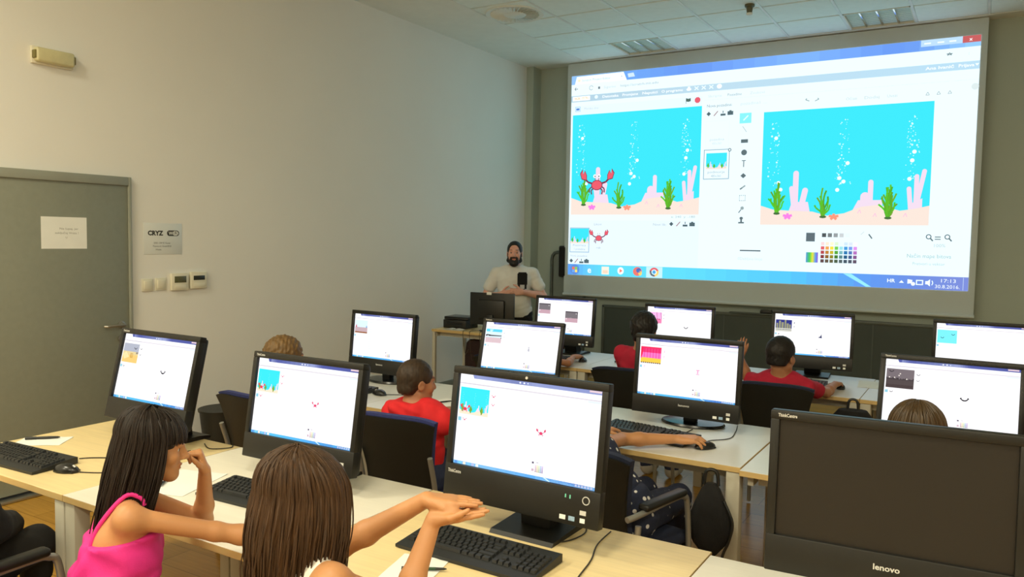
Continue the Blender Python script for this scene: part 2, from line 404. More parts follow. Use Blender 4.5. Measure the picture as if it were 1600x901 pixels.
# ------------------------------------------------------------------ things on the left wall
UY, UZ = (0, 1, 0), (0, 0, 1)
EX = XL+0.0195
s = thing('paper_sign', 'white paper sign with three short printed lines taped to the grey door', 'sign', (EX+0.001, 2.90, 1.69))
MB().box((0, 0, 0), (0.0015, 0.298, 0.207)).build('sheet', M_PAPER, s)
m = MB()
for tx, y, z, hh, ww in (('Ne lupaj, jer', 0.03, 0.028, 0.013, 0.125), ('zaključaj Vrata !', 0.015, 0.0, 0.013, 0.155), ('U', 0.012, -0.030, 0.013, None)):
    text_on(m, tx, (0.0012, y, z), UY, UZ, hh, 0, 'c', ww)
m.build('lettering', M_INKF, s)
s = thing('wall_notice', 'white notice with bold black lettering and a black badge, beside the door', 'sign', (XL+0.001, 3.634, 1.657))
MB().box((0, 0, 0), (0.003, 0.315, 0.228), bev=0.001).build('sheet', mat('glossy_notice_paper', (222, 226, 222), 0.4, var=0.01), s)
m = MB()
text_on(m, 'CRYZ', (0.0022, -0.062, 0.042), UY, UZ, 0.032, 0, 'c', 0.125, 0.05)
# the black badge is a bubble, half filled
pill = []
for k in range(24):
    a = 2*PI*k/24; cx = 0.03 if math.cos(a) > 0 else -0.03
    pill.append((cx*1.0+0.021*math.cos(a), 0.021*math.sin(a)))
MT = Matrix.Translation((0.0017, 0.082, 0.042)) @ Matrix(((0, 0, 1, 0), (1, 0, 0, 0), (0, 1, 0, 0), (0, 0, 0, 1)))
m.prism(pill, 0, 0.0006, 0, MT)
text_on(m, 'Wi', (0.0027, 0.066, 0.042), UY, UZ, 0.024, 1, 'c', None, True)
m.prism([(0.006, -0.016), (0.030, -0.016), (0.040, -0.010), (0.044, 0), (0.040, 0.010), (0.030, 0.016), (0.006, 0.016)], 0.0006, 0.0009, 1, MT)
text_on(m, 'Fi', (0.0029, 0.104, 0.042), UY, UZ, 0.024, 0, 'c', None, True)
m.build('emblem', [M_INK, M_PAPER], s)
m = MB()
for tx, z, ww in (('SSID: CRYZ Guest', -0.030, 0.135), ('Password: Guest2016', -0.053, 0.15), ('Hvala', -0.078, 0.045)):
    text_on(m, tx, (0.0022, -0.01 if z > -0.07 else -0.04, z), UY, UZ, 0.012, 0, 'c', ww)
m.build('lettering', mat('grey_print_ink', (96, 98, 96), 0.8), s)
def light_switch(y, z, label):
    t = thing('light_switch', label, 'light switch', (XL, y, z), 0, 'light switches by the door')
    MB().box((0.005, 0, 0), (0.010, 0.088, 0.092), bev=0.004).build('plate', M_WHITEPL, t)
    b = MB().box((0.012, 0, 0), (0.010, 0.060, 0.062), bev=0.003, mtx=Matrix.Rotation(R(4), 4, 'Y'))
    b.build('rocker', M_WHITEPL, t)
    return t
light_switch(3.500, 1.322, 'square white light switch nearest the door')
light_switch(3.606, 1.325, 'square white light switch between the first switch and the thermostats')
def thermostat(y, z, label, lcd, dim):
    t = thing('thermostat', label, 'thermostat', (XL, y, z), 0, 'thermostats on the left wall')
    MB().box((0.014, 0, 0), (0.028, 0.146, 0.128), bev=0.007).build('housing', M_WHITEPL, t)
    MB().box((0.028, 0.0, 0.018), (0.003, 0.100, dim), bev=0.001).build('display', lcd, t)
    MB().box((0.0285, 0.0, -0.036), (0.003, 0.10, 0.030), bev=0.001).build('flap', M_WHITEPL, t)
thermostat(3.757, 1.337, 'cream wall thermostat with an olive display, left of the two', M_LCD, 0.048)
thermostat(3.921, 1.344, 'cream wall thermostat with a black display, right of the two', M_LCDD, 0.034)
t = thing('emergency_light', 'yellowed flat emergency light high on the left wall above the door', 'emergency light', (XL, 2.847, 2.806))
MB().box((0.012, 0, 0), (0.024, 0.262, 0.108), bev=0.004).build('back_plate', M_WHITEPL, t)
MB().box((0.042, 0, 0.0), (0.052, 0.240, 0.088), bev=0.014, seg=3).build('diffuser', M_YELLOWPL, t)
m_cap = mat('brown_plastic', (120, 112, 62), 0.5)
for q in (-1, 1): MB().box((0.038, q*0.124, 0), (0.04, 0.012, 0.05), bev=0.004).build('end_cap', m_cap, t)

# ------------------------------------------------------------------ ceiling fittings
def luminaire(ci, label):
    x = TX0+TS*(ci+.5); y = TY1-TS*.5; S = TS-0.02
    t = thing('ceiling_light', label, 'ceiling light', (x, y, CEIL), 0, 'louvred ceiling lights above the screen')
    b = MB(); b.box((0, 0, 0.09), (S, S, 0.004))
    for sx, sy, dx, dy in ((0, 1, S, 0.012), (0, -1, S, 0.012), (1, 0, 0.012, S), (-1, 0, 0.012, S)):
        b.box((sx*(S/2-0.006), sy*(S/2-0.006), 0.045), (dx, dy, 0.09))
    b.build('housing', M_WHITEPL, t)
    l = MB()
    for k in range(1, 4): l.box((-S/2+S*k/4, 0, 0.030), (0.016, S-0.03, 0.055), bev=0.003)
    l.build('divider', mat_mirror, t)
    for k in range(4):
        q = MB()
        for j in range(1, 9): q.prism([(-0.004, 0.0), (0.004, 0.0), (0.0015, 0.05), (-0.0015, 0.05)], -S/8+0.01, S/8-0.01, 0, Matrix.Translation((-S/2+S*(k+.5)/4, -S/2+S*j/9, 0.006)) @ Matrix(((0, 0, 1, 0), (1, 0, 0, 0), (0, 1, 0, 0), (0, 0, 0, 1))))
        q.build('louvre', mat_mirror, t)
        MB().tube([(-S/2+S*(k+.5)/4, -S/2+0.03, 0.07), (-S/2+S*(k+.5)/4, S/2-0.03, 0.07)], 0.013, 10).build('tube', M_PAPER, t)
mat_mirror = mat('polished_aluminium', (236, 236, 228), 0.14, metal=1.0, var=0.01)
luminaire(1, 'louvred square ceiling light over the left end of the projection screen')
luminaire(5, 'louvred square ceiling light over the right end of the projection screen')
t = thing('air_diffuser', 'round swirl air diffuser in the ceiling near the left wall', 'air vent', (-4.10, 6.76, CEIL))
MB().lathe([(0.235, -0.001), (0.285, -0.012), (0.292, -0.006), (0.292, 0.004)], 48).build('rim', M_PLASTER, t)
MB().lathe([(0.0, -0.020), (0.10, -0.018), (0.118, -0.008), (0.118, 0.0)], 32).build('hub', M_PLASTER, t)
v = MB()
for k in range(30):
    a = 2*PI*k/30
    Tm = Matrix.Rotation(a, 4, 'Z') @ Matrix.Translation((0.178, 0, -0.010)) @ Matrix.Rotation(R(35), 4, 'X')
    v.box((0, 0, 0), (0.128, 0.024, 0.003), mtx=Tm)
v.build('vane', M_PLASTER, t)
MB().lathe([(0.0, 0.006), (0.24, 0.006), (0.24, 0.0045), (0.0, 0.0045)], 40).build('throat', M_BLACKPL, t)
t = thing('sprinkler_head', 'small dark sensor with a bright tip hanging from the ceiling over the screen', 'sensor', (-2.005, 7.52, CEIL))
MB().lathe([(0.0, 0), (0.045, 0), (0.045, -0.02), (0.03, -0.03), (0.024, -0.075), (0.0, -0.075)], 20).build('body', mat('olive_metal', (96, 96, 70), 0.5), t)
MB().lathe([(0.0, -0.075), (0.03, -0.078), (0.026, -0.095), (0.0, -0.10)], 16).build('tip', M_PAPER, t)

# ------------------------------------------------------------------ projection screen
PS = thing('projection_screen', 'big pull-down projection screen showing a drawing program with a crab under water', 'projection screen', (-2.362, 8.95, 0.995))
MB().box((0, 0.003, 1.452), (4.535, 0.003, 2.904)).build('cloth', M_SCREENCLOTH, PS)
b = MB().tube([(-2.275, 0.0, 0.012), (2.275, 0.0, 0.012)], 0.018, 12); b.build('bottom_bar', M_SCREENCLOTH, PS)
c = Canvas(1366, 768, 4.42, 3e-4); c.white = (1.03, 1.16, 1.22)     # a projected white is far brighter than the room
c.rect(0, 0, 1366, 768, (231, 238, 240)); c.z = 1
c.hgrad(0, 0, 1366, 33, [(0, (150, 196, 248)), (.16, (112, 168, 242)), (.35, (104, 150, 236)), (.62, (126, 178, 250)), (.85, (104, 150, 236)), (1, (150, 205, 246))])
c.z = 2; c.poly([(14, 33), (22, 4), (216, 2), (230, 33)], (246, 250, 253)); c.poly([(236, 24), (232, 10), (256, 8), (262, 23)], (206, 230, 252))
c.rect(1206, 0, 1318, 20, (186, 218, 246)); c.rect(1318, 0, 1366, 20, (196, 96, 96))
c.z = 3
for x in (1224, 1260, 1292): c.rect(x-9, 9, x+9, 13, (240, 250, 255))
c.text(1340, 10, 10, 'x', (255, 255, 255), 'c', None, True)
c.text(44, 19, 9, 'Scratch Project Editor', (150, 172, 178), 'l', 120); c.text(206, 16, 8, 'x', (110, 130, 140)); c.ell(32, 19, 6, 6, (246, 238, 200))
for x in (20,): c.line([(x+8, 50), (x-6, 50), (x, 44)], 2.4, (120, 134, 138)); c.line([(x-6, 50), (x, 56)], 2.4, (120, 134, 138))
for k in range(9):
    a0 = .6+k*.6; c.line([(84+8*math.cos(a0), 50+8*math.sin(a0)), (84+8*math.cos(a0+.6), 50+8*math.sin(a0+.6))], 2, (156, 170, 172))
c.rect(113, 48, 121, 57, (110, 124, 128)); c.text(136, 52, 9, 'Sigurno', (196, 206, 206), 'l', 50); c.text(204, 52, 9, 'https://scratch.mit.edu', (160, 176, 180), 'l', 150)
c.line([(1279, 53), (1285, 45), (1291, 53), (1277, 48), (1293, 48), (1279, 53)], 1.6, (110, 130, 134)); c.text(1336, 51, 9, ':', (160, 180, 184), 'c')
c.z = 1; c.hgrad(0, 76, 1366, 100, [(0, (176, 206, 222)), (.4, (186, 216, 232)), (1, (182, 218, 238))])
c.z = 3; c.rect(6, 79, 80, 96, (250, 240, 228)); c.text(43, 87, 8, 'SCRATCH', (246, 176, 90), 'c', 58, True)
c.ell(106, 86, 7, 7, (228, 242, 250))
for x0, x1, tx in ((131, 198, 'Datoteka'), (213, 276, 'Promjene'), (292, 352, 'Naputci'), (367, 447, 'O programu'), (1222, 1299, 'Ana Ivanić'), (1310, 1352, 'Prijava')):
    c.text(x0, 87, 9, tx, (246, 252, 255), 'l', x1-x0, True)
c.poly([(1354, 84), (1364, 84), (1359, 91)], (246, 252, 255))
c.ell(470, 88, 9, 5, (246, 252, 255)); c.rect(466, 78, 474, 86, (246, 252, 255)); c.ell(580, 86, 9, 8, (250, 254, 255))
for x in (498, 524, 551):
    c.line([(x-7, 80), (x+7, 92)], 3, (236, 248, 254)); c.line([(x+7, 80), (x-7, 92)], 3, (236, 248, 254))
c.z = 1; c.rect(8, 116, 520, 150, (226, 232, 236)); c.rect(528, 104, 1366, 726, (231, 238, 240)); c.rect(528, 130, 1366, 132, (210, 222, 226))
c.z = 3
c.frame(18, 118, 40, 137, 2, (150, 200, 240)); c.rect(22, 124, 36, 132, (90, 140, 214)); c.text(56, 127, 9, 'Morsko dno', (196, 208, 212), 'l', 60)
c.poly([(461, 119), (470, 121), (478, 119), (478, 130), (470, 132), (461, 130)], (84, 108, 100)); c.line([(461, 118), (461, 138)], 1.6, (84, 108, 100))
c.poly([(503+11*math.cos(PI/8+k*PI/4), 128+11*math.sin(PI/8+k*PI/4)) for k in range(8)], (226, 96, 112))
seabed(c, 8, 150, 512, 384)
c.z = 7; crab(c, 117, 418, 142); c.z = 3
c.text(417, 542, 8, 'x: 240  y: -180', (160, 176, 176), 'l', 90)
c.rect(0, 556, 522, 726, (226, 231, 236)); c.z = 4
c.text(108, 570, 9, 'Likovi', (176, 190, 196), 'l', 32); c.text(348, 570, 9, 'Novi lik:', (176, 190, 196), 'l', 52)
def icons(x0, y, step):
    g = (84, 104, 110)
    c.poly([(x0, y-8), (x0+8, y), (x0, y+8), (x0-8, y)], g); c.line([(x0+step-7, y+8), (x0+step+7, y-8)], 3, (160, 110, 110))
    c.rect(x0+2*step-9, y+2, x0+2*step+9, y+9, g); c.line([(x0+2*step, y-8), (x0+2*step, y)], 3, g)
    c.rect(x0+3*step-10, y-5, x0+3*step+10, y+8, g); c.rect(x0+3*step-4, y-8, x0+3*step+4, y-5, g)
icons(419, 568, 26); icons(545, 180, 25.6); icons(14, 713, 22)
c.z = 4; c.frame(6, 584, 90, 680, 2.5, (140, 176, 204)); seabed(c, 9, 587, 78, 58, False); c.z = 8
c.text(48, 652, 8, 'Pozornica', (160, 178, 190), 'c', 56); c.text(48, 667, 8, '1 pozadina', (160, 178, 190), 'c', 50)
c.text(10, 693, 8, 'Nova pozadina:', (180, 196, 204), 'l', 74)
crab(c, 130, 622, 80); c.text(130, 660, 8, 'rak', (170, 184, 190), 'c', 20)
c.z = 3
for x, tx, g in ((540, 'Skripte', 206), (609, 'Pozadine', 150), (687, 'Zvukovi', 206)): c.text(x, 118, 9, tx, (g, g+12, g+14), 'l', 50)
c.text(537, 152, 10, 'Nova pozadina:', (126, 142, 146), 'l', 90); c.text(656, 152, 10, 'pozadina1 ....', (206, 220, 224), 'l', 90)
c.frame(536, 205, 620, 300, 1.5, (226, 236, 240)); c.text(577, 270, 9, 'pozadina', (196, 208, 212), 'c', 52); c.text(577, 284, 9, '480x360', (206, 216, 220), 'c', 34)
c.frame(532, 305, 624, 410, 2.5, (136, 170, 186)); seabed(c, 541, 318, 74, 56, False); c.z = 8; c.ell(624, 309, 6, 6, (110, 130, 138)); c.z = 9; c.ell(624, 309, 3, 3, (240, 250, 250)); c.z = 8
c.text(578, 384, 9, 'podmorje', (160, 178, 186), 'c', 62); c.text(578, 398, 9, '480x360', (170, 186, 192), 'c', 36)
c.z = 3; g = (96, 112, 116)
c.rect(655, 185, 695, 220, (136, 238, 244)); c.z = 4; c.line([(668, 210), (684, 194)], 4, (226, 252, 254))
c.line([(666, 230), (680, 250)], 2, (170, 186, 188)); c.rect(662, 275, 686, 287, g); c.ell(674, 320, 10, 10, g)
c.line([(667, 348), (681, 348)], 2.5, g); c.line([(674, 348), (674, 370)], 3, g)
c.poly([(664, 400), (674, 391), (684, 400), (674, 409)], g); c.line([(664, 447), (682, 434)], 5, (150, 166, 168)); c.line([(664, 447), (671, 442)], 5, g)
for k in range(4): c.line([(663+k*6, 468), (666+k*6, 468)], 2, g); c.line([(663+k*6, 486), (666+k*6, 486)], 2, g)
c.line([(663, 468), (663, 486)], 1.5, (170, 186, 188)); c.line([(683, 468), (683, 486)], 1.5, (170, 186, 188))
c.ell(674, 512, 6, 6, (150, 168, 170)); c.line([(670, 517), (662, 528)], 3, g)
c.rect(662, 560, 682, 565, g); c.rect(669, 548, 675, 560, g); c.ell(672, 547, 6, 5, g)
seabed(c, 737, 187, 514, 382); c.z = 4
for x, y, d in ((877, 157, -1), (907, 158, 1)): c.line([(x-6*d, y+3), (x+6*d, y-2), (x+2*d, y-6)], 2.5, (140, 160, 160))
for x0, x1, tx in ((996, 1029, 'Očisti'), (1050, 1095, 'Dodaj'), (1117, 1146, 'Uvezi')): c.text(x0, 162, 9, tx, (196, 210, 210), 'l', x1-x0)
for x in (1231, 1261, 1291): c.line([(x-5, 168), (x+5, 168), (x, 159), (x-5, 168)], 1.5, (160, 176, 176))
c.ell(1357, 152, 10, 10, (216, 230, 230))
c.line([(671, 659), (742, 659)], 4, (70, 84, 90)); c.text(664, 687, 10, '0Debljina linije', (206, 220, 222), 'l', 85)
c.rect(890, 595, 918, 624, (96, 110, 116))
for k, v in enumerate((80, 120, 150, 200, 226)): c.rect(940+18*k, 596, 953+18*k, 609, (v, v+6, v+8))
pal = ((226, 90, 96), (240, 160, 70), (250, 226, 60), (110, 206, 70), (150, 226, 236), (60, 150, 220), (110, 150, 232), (226, 140, 236))
for r_, (mul, add) in enumerate(((.25, 190), (.9, 20), (.8, 0), (.55, 10), (.18, 60))):
    for k, p in enumerate(pal): c.rect(938+14.3*k, 625+14.3*r_, 949+14.3*k, 636+14.3*r_, tuple(min(255, q*mul+add) for q in p))
c.hgrad(892, 660, 930, 694, [(0, (90, 150, 220)), (.3, (70, 200, 90)), (.55, (236, 226, 60)), (.8, (90, 150, 240)), (1, (150, 90, 200))])
c.line([(1058, 600), (1068, 590)], 3, (214, 226, 228)); c.line([(1082, 598), (1092, 612)], 4, (100, 116, 120))
for x in (1253, 1304):
    c.ell(x, 604, 8, 8, (100, 118, 122)); c.line([(x+5, 609), (x+12, 617)], 4, (100, 118, 122)); c.z = 5; c.ell(x, 604, 5, 5, (236, 246, 248)); c.z = 4
c.rect(1270, 603, 1286, 606, (110, 128, 130)); c.rect(1270, 610, 1286, 613, (110, 128, 130))
c.text(1283, 631, 10, '100%', (180, 202, 202), 'c', 34)
c.text(1194, 664, 12, 'Način mape bitova', (160, 196, 196), 'l', 123); c.text(1211, 688, 9, 'Pretvori u vektor', (176, 206, 206), 'l', 90)
c.z = 2; c.hgrad(0, 726, 1366, 768, [(0, (90, 150, 232)), (.06, (100, 200, 246)), (.12, (96, 220, 250)), (.35, (96, 216, 248)), (.62, (86, 196, 246)), (.8, (96, 150, 236)), (.9, (110, 140, 220)), (1, (124, 140, 214))])
c.z = 3; c.rect(327, 727, 390, 767, (196, 238, 250)); c.poly([(1010, 727), (1034, 727), (1096, 767), (1080, 767)], (150, 232, 252))
c.z = 4; c.ell(30, 747, 20, 20, (96, 140, 214)); c.z = 5
for dx, dy, col in ((-6, -5, (240, 120, 80)), (6, -5, (140, 206, 90)), (-6, 6, (110, 170, 240)), (6, 6, (250, 220, 110))): c.rect(30+dx-5, 747+dy-5, 30+dx+5, 747+dy+5, col)
c.text(93, 746, 24, 'e', (236, 250, 255), 'c', None, True); c.rect(145, 732, 176, 762, (240, 238, 222)); c.z = 6; c.rect(150, 746, 171, 758, (250, 214, 190)); c.z = 5
c.ell(224, 746, 13, 14, (246, 244, 250)); c.z = 6; c.poly([(220, 738), (232, 746), (220, 754)], (244, 130, 110)); c.z = 5
c.ell(292, 746, 18, 17, (236, 120, 110)); c.z = 6; c.ell(297, 742, 10, 9, (84, 110, 190)); c.ell(303, 752, 7, 9, (252, 210, 110)); c.z = 5
c.ell(358, 746, 18, 17, (226, 104, 110)); c.z = 6; c.poly([(358, 746), (376, 740), (374, 756), (362, 763)], (250, 214, 120)); c.poly([(358, 746), (360, 763), (346, 758), (340, 740)], (70, 120, 130)); c.z = 7; c.ell(358, 746, 10, 9.5, (246, 250, 252)); c.z = 8; c.ell(358, 746, 7, 7, (84, 170, 230))
c.z = 5; wv = (240, 250, 255)
c.text(1153, 744, 11, 'HR', wv, 'c', 24, True); c.poly([(1176, 750), (1190, 750), (1183, 742)], wv); c.poly([(1200, 738), (1214, 740), (1212, 750), (1200, 752)], wv); c.ell(1216, 752, 6, 6, (236, 236, 236))
c.frame(1224, 739, 1244, 755, 3, wv); c.poly([(1250, 742), (1256, 742), (1263, 736), (1263, 758), (1256, 752), (1250, 752)], wv); c.line([(1268, 740), (1271, 747), (1268, 754)], 2.4, wv)
c.text(1311, 739, 11, '17:13', wv, 'c', 44); c.text(1310, 757, 11, '30.8.2016.', wv, 'c', 68); c.rect(1352, 728, 1353.5, 766, (190, 210, 240))
pic = c.mb.build('projected_picture', [glow('projected_light_field', PROJ_GLOW, True), glow('projected_light_detail', PROJ_GLOW, False)], PS)
pic.location = (0.0, -0.002, 1.505)

# ------------------------------------------------------------------ front wall: lowered chalkboard and the board stand at its left
t = thing('chalkboard', 'long dark green chalkboard low on the front wall below the projection screen', 'chalkboard', (-1.75, 9.06, 0.20))
MB().box((0, 0, 0.34), (4.70, 0.03, 0.66)).build('surface', M_BOARD, t)
f = MB()
for z in (0.0, 0.675): f.box((0, -0.004, z), (4.74, 0.045, 0.035), bev=0.006)
for x in (-2.36, 2.36): f.box((x, -0.004, 0.34), (0.035, 0.045, 0.70), bev=0.006)
f.build('frame', M_BOARDFR, t)
for x in (-0.83, 0.75): MB().box((x, -0.018, 0.34), (0.012, 0.006, 0.64)).build('joint_strip', M_BOARDFR, t)
MB().box((-0.45, -0.045, 0.70), (0.62, 0.07, 0.014), bev=0.004).build('chalk_tray', M_BOARDFR, t)
t = thing('board_sponge', 'dark sponge on the chalk tray of the chalkboard', 'sponge', (-2.10, 9.015, 0.907))
MB().box((0, 0, 0.018), (0.13, 0.05, 0.036), bev=0.008).build('pad', M_BLACKPL, t)
MB().box((0, 0, 0.040), (0.12, 0.045, 0.010), bev=0.004).build('grip', M_BOARDFR, t)
t = thing('board_stand', 'grey round-cornered board frame standing behind the left edge of the screen', 'board stand', (-4.72, 9.03, 0.0))
f = MB().tube([(-0.13, 0, 0.0), (-0.13, 0, 1.44), (-0.12, 0, 1.49), (-0.09, 0, 1.525), (-0.05, 0, 1.535), (0.28, 0, 1.535), (0.32, 0, 1.52), (0.34, 0, 1.48), (0.34, 0, 0.0)], 0.022, 10)
f.build('frame', M_BOARDFR, t)
MB().box((0.10, 0.012, 0.95), (0.43, 0.012, 1.15)).build('panel', mat('grey_board_panel', (126, 134, 126), 0.5, var=0.02), t)
t = thing('wall_speaker', 'narrow black box on the wall just left of the projection screen', 'speaker', (-4.66, 8.985, 1.22))
MB().box((0, 0, 0.20), (0.11, 0.07, 0.40), bev=0.02, seg=3).build('cabinet', M_BLACKPL, t)
MB().box((0, -0.036, 0.20), (0.085, 0.006, 0.36), bev=0.012).build('grille', M_BLACKCLOTH, t)
t = thing('waste_bin', 'black plastic waste bin on the floor by the left wall', 'waste bin', (-4.94, 3.93, 0))
MB().lathe([(0.0, 0.004), (0.115, 0.004), (0.118, 0.0), (0.158, 0.37), (0.154, 0.37), (0.113, 0.012), (0.0, 0.012)], 32).build('bucket', M_CHAIRSH, t)
MB().lathe([(0.153, 0.362), (0.166, 0.362), (0.168, 0.378), (0.153, 0.378)], 32).build('rim', M_CHAIRSH, t)

# ================================================================== DESKS
TH = 0.74
def desk(x0, x1, y0, y1, label, top, group, z=TH, leg=0.06, inset=0.0):
    t = thing('desk', label, 'desk', ((x0+x1)/2, (y0+y1)/2, 0), 0, group)
    w, d = x1-x0, y1-y0
    b = MB().box((0, 0, z-0.0135), (w, d, 0.021)); b.box((0, 0, z-0.0015), (w-0.001, d-0.001, 0.003), bev=0.001, seg=1, mi=1)
    b.box((0, 0, z-0.0015-0.012), (w-0.002, d-0.002, 0.024), mi=0)
    b.build('tabletop', [M_EDGE, top], t)
    for sx in (-1, 1):
        for sy in (-1, 1):
            MB().box((sx*(w/2-leg/2-0.003-inset), sy*(d/2-leg/2-0.006), (z-0.027)/2), (leg, leg, z-0.027), bev=0.004).build('leg', M_LEG, t)
    f = MB()
    for sy in (-1, 1): f.box((0, sy*(d/2-0.10), z-0.052), (w-2*leg, 0.025, 0.05))
    for sx in (-1, 1): f.box((sx*(w/2-0.033), 0, z-0.052), (0.025, d-2*leg, 0.05))
    f.build('frame', M_LEG, t)
    return t
G3, G2, G1 = 'desks of the nearest row', 'desks of the middle row', 'desks of the front row'
desk(-3.79, -2.853, 1.57, 2.372, 'yellow birch desk at the left end of the nearest row, by the door', M_BIRCH, G3)
desk(-2.850, -1.772, 1.57, 2.372, 'cream desk where the girl in pink leans', M_CREAM, G3)
desk(-1.769, -0.690, 1.57, 2.372, 'yellow birch desk under the outstretched arms of the girl in white', M_BIRCH, G3)
desk(-0.687, 0.400, 1.57, 2.345, 'pale birch desk under the switched-off monitor', M_CREAM, G3)
desk(-3.93, -3.023, 3.345, 4.16, 'cream desk at the left end of the middle row behind the blond boy', M_CREAM_LIT, G2)
desk(-3.020, -1.943, 3.345, 4.16, 'cream desk in front of the boy in the red hoodie', M_CREAM_LIT, G2)
desk(-1.940, -0.863, 3.345, 4.16, 'pale desk carrying the monitor with the pink curtain stage', M_CREAM_LIT, G2)
desk(-0.860, 0.300, 3.320, 4.13, 'pale desk of the middle row hidden behind the switched-off monitor', M_CREAM_LIT, G2, 0.735, 0.06, 0.22)
desk(-3.45, -2.603, 5.27, 6.10, 'pale desk at the left end of the front row near the teacher', M_CREAM_LIT, G1)
desk(-2.600, -1.623, 5.27, 6.10, 'pale desk of the front row with a pen lying on it', M_CREAM_LIT, G1)
desk(-1.620, -0.643, 5.27, 6.12, 'pale desk of the front row where the boy with the raised hand sits', M_CREAM_LIT, G1)
desk(-0.640, 0.44, 5.27, 6.10, 'pale desk at the right end of the front row', M_CREAM_LIT, G1)
t = desk(-4.90, -3.60, 6.52, 7.12, 'wooden teacher desk at the front left, cluttered with black equipment', M_BIRCH, None, 0.755, 0.035)
t['category'] = 'desk'

# ================================================================== MONITORS
M_GLOW = glow('monitor_picture_field', SCREEN_GLOW, True); M_GLOWD = glow('monitor_picture_detail', SCREEN_GLOW, False)
SW, SH = 0.509, 0.2863
BLK = (34, 30, 36)
def smile(c, x, y, k):
    n = 14; up = []; dn = []
    for i in range(n+1):
        a = PI*(.06+.88*i/n); up.append((x-k*.40*math.cos(a), y-k*.22+k*.26*math.sin(a))); dn.append((x-k*.54*math.cos(a), y-k*.22+k*.46*math.sin(a)))
    for i in range(n): c.poly([up[i], up[i+1], dn[i+1], dn[i]], BLK)
    c.line([(x-k*.6, y-k*.1), (x-k*.42, y-k*.28)], k*.16, BLK); c.line([(x+k*.6, y-k*.12), (x+k*.42, y-k*.3)], k*.16, BLK)
def stage_sea(c, x0, y0, x1, y1):
    seabed(c, x0, y0, x1-x0, y1-y0, False, (252, 226, 200), (130, 190, 60)); c.z += 5
    for u in (.10, .52, .92):
        for k in range(7): c.ell(x0+(x1-x0)*(u+.02*math.sin(k*2)), y0+(y1-y0)*(.2+.08*k), 3, 4, (170, 240, 255), 6)
    crab(c, x0+(x1-x0)*.2, y0+(y1-y0)*.80, (x1-x0)*.34, False, (238, 60, 84), (214, 50, 90))
def stage_desert(c, x0, y0, x1, y1):
    c.rect(x0, y0, x1, y1, (176, 180, 194)); c.z += 1
    c.rect(x0, y0+(y1-y0)*.42, x1, y0+(y1-y0)*.62, (226, 206, 150)); c.rect(x0, y0+(y1-y0)*.58, x1, y1, (236, 200, 120))
    c.poly([(x0, y0+(y1-y0)*.6), (x0+90, y0+(y1-y0)*.44), (x0+190, y0+(y1-y0)*.7), (x0+60, y0+(y1-y0)*.85)], (246, 226, 170))
    c.rect(x0+(x1-x0)*.5, y0+(y1-y0)*.5, x0+(x1-x0)*.68, y0+(y1-y0)*.75, (206, 160, 80)); c.rect(x0+(x1-x0)*.85, y0+(y1-y0)*.42, x1, y0+(y1-y0)*.52, (120, 116, 120))
    c.z += 1; smile(c, x0+(x1-x0)*.78, y0+(y1-y0)*.24, 62)
def stage_beach(c, x0, y0, x1, y1):
    h = y1-y0
    c.rect(x0, y0, x1, y1, (214, 236, 246)); c.z += 1
    c.rect(x0, y0, x1, y0+h*.2, (96, 208, 236)); c.poly([(x0+90, y0+h*.04), (x0+190, y0+h*.04), (x0+150, y0+h*.22), (x0+110, y0+h*.24)], (214, 240, 248))
    c.poly([(x0, y0+h*.42), (x0+50, y0+h*.40), (x0+150, y0+h*.44), (x1, y0+h*.44), (x1, y0+h*.50), (x0, y0+h*.54)], (70, 62, 64)); c.rect(x0, y0+h*.62, x1, y1, (216, 190, 196))
    c.ell(x0+55, y0+h*.5, 14, 14, (240, 236, 236)); c.z += 1; c.rect(x1-16, y0+h*.58, x1, y0+h*.68, (50, 46, 50))
def stage_curtain(c, x0, y0, x1, y1):
    h = y1-y0; n = 14
    for i in range(n):
        a = x0+(x1-x0)*i/n; b = x0+(x1-x0)*(i+1)/n
        k = i % 2
        c.rect(a, y0, b, y0+h*.35, (232, 46+22*k, 110+14*k)); c.rect(a, y0+h*.35, b, y0+h*.74, (246, 96+30*k, 176+20*k))
    c.z += 1; c.rect(x0, y0, x1, y0+h*.10, (240, 50, 96)); c.poly([(x0, y0), (x0+60, y0), (x0+36, y0+h*.5), (x0, y0+h*.74)], (236, 44, 84))
    c.poly([(x0, y0+h*.74), (x0+40, y0+h*.66), (x1, y0+h*.68), (x1, y0+h*.94), (x0, y0+h*.94)], (252, 202, 76))
    for i in range(10): c.ell(x0+(x1-x0)*(i+.5)/10, y0+h*.95, (x1-x0)*.042, h*.05, (60, 40, 26))
def stage_night(c, x0, y0, x1, y1):
    h = y1-y0; rr = random.Random(3)
    c.rect(x0, y0, x1, y1, (118, 108, 112)); c.z += 1; c.rect(x0, y0+h*.55, x1, y1, (84, 74, 74)); c.rect(x0, y0+h*.82, x1, y1, (72, 60, 60))
    for i in range(22): c.rect(x0+(x1-x0)*i/22, y0+h*(.44+.1*rr.random()), x0+(x1-x0)*(i+1)/22, y0+h*.58, (70, 62, 64))
    c.z += 1
    for u, v in ((.12, .46), (.30, .46), (.46, .34), (.50, .24), (.74, .50)): c.ell(x0+(x1-x0)*u, y0+h*v, 11, 10, (236, 226, 216))
    smile(c, x0+(x1-x0)*.18, y0+h*.14, 56)
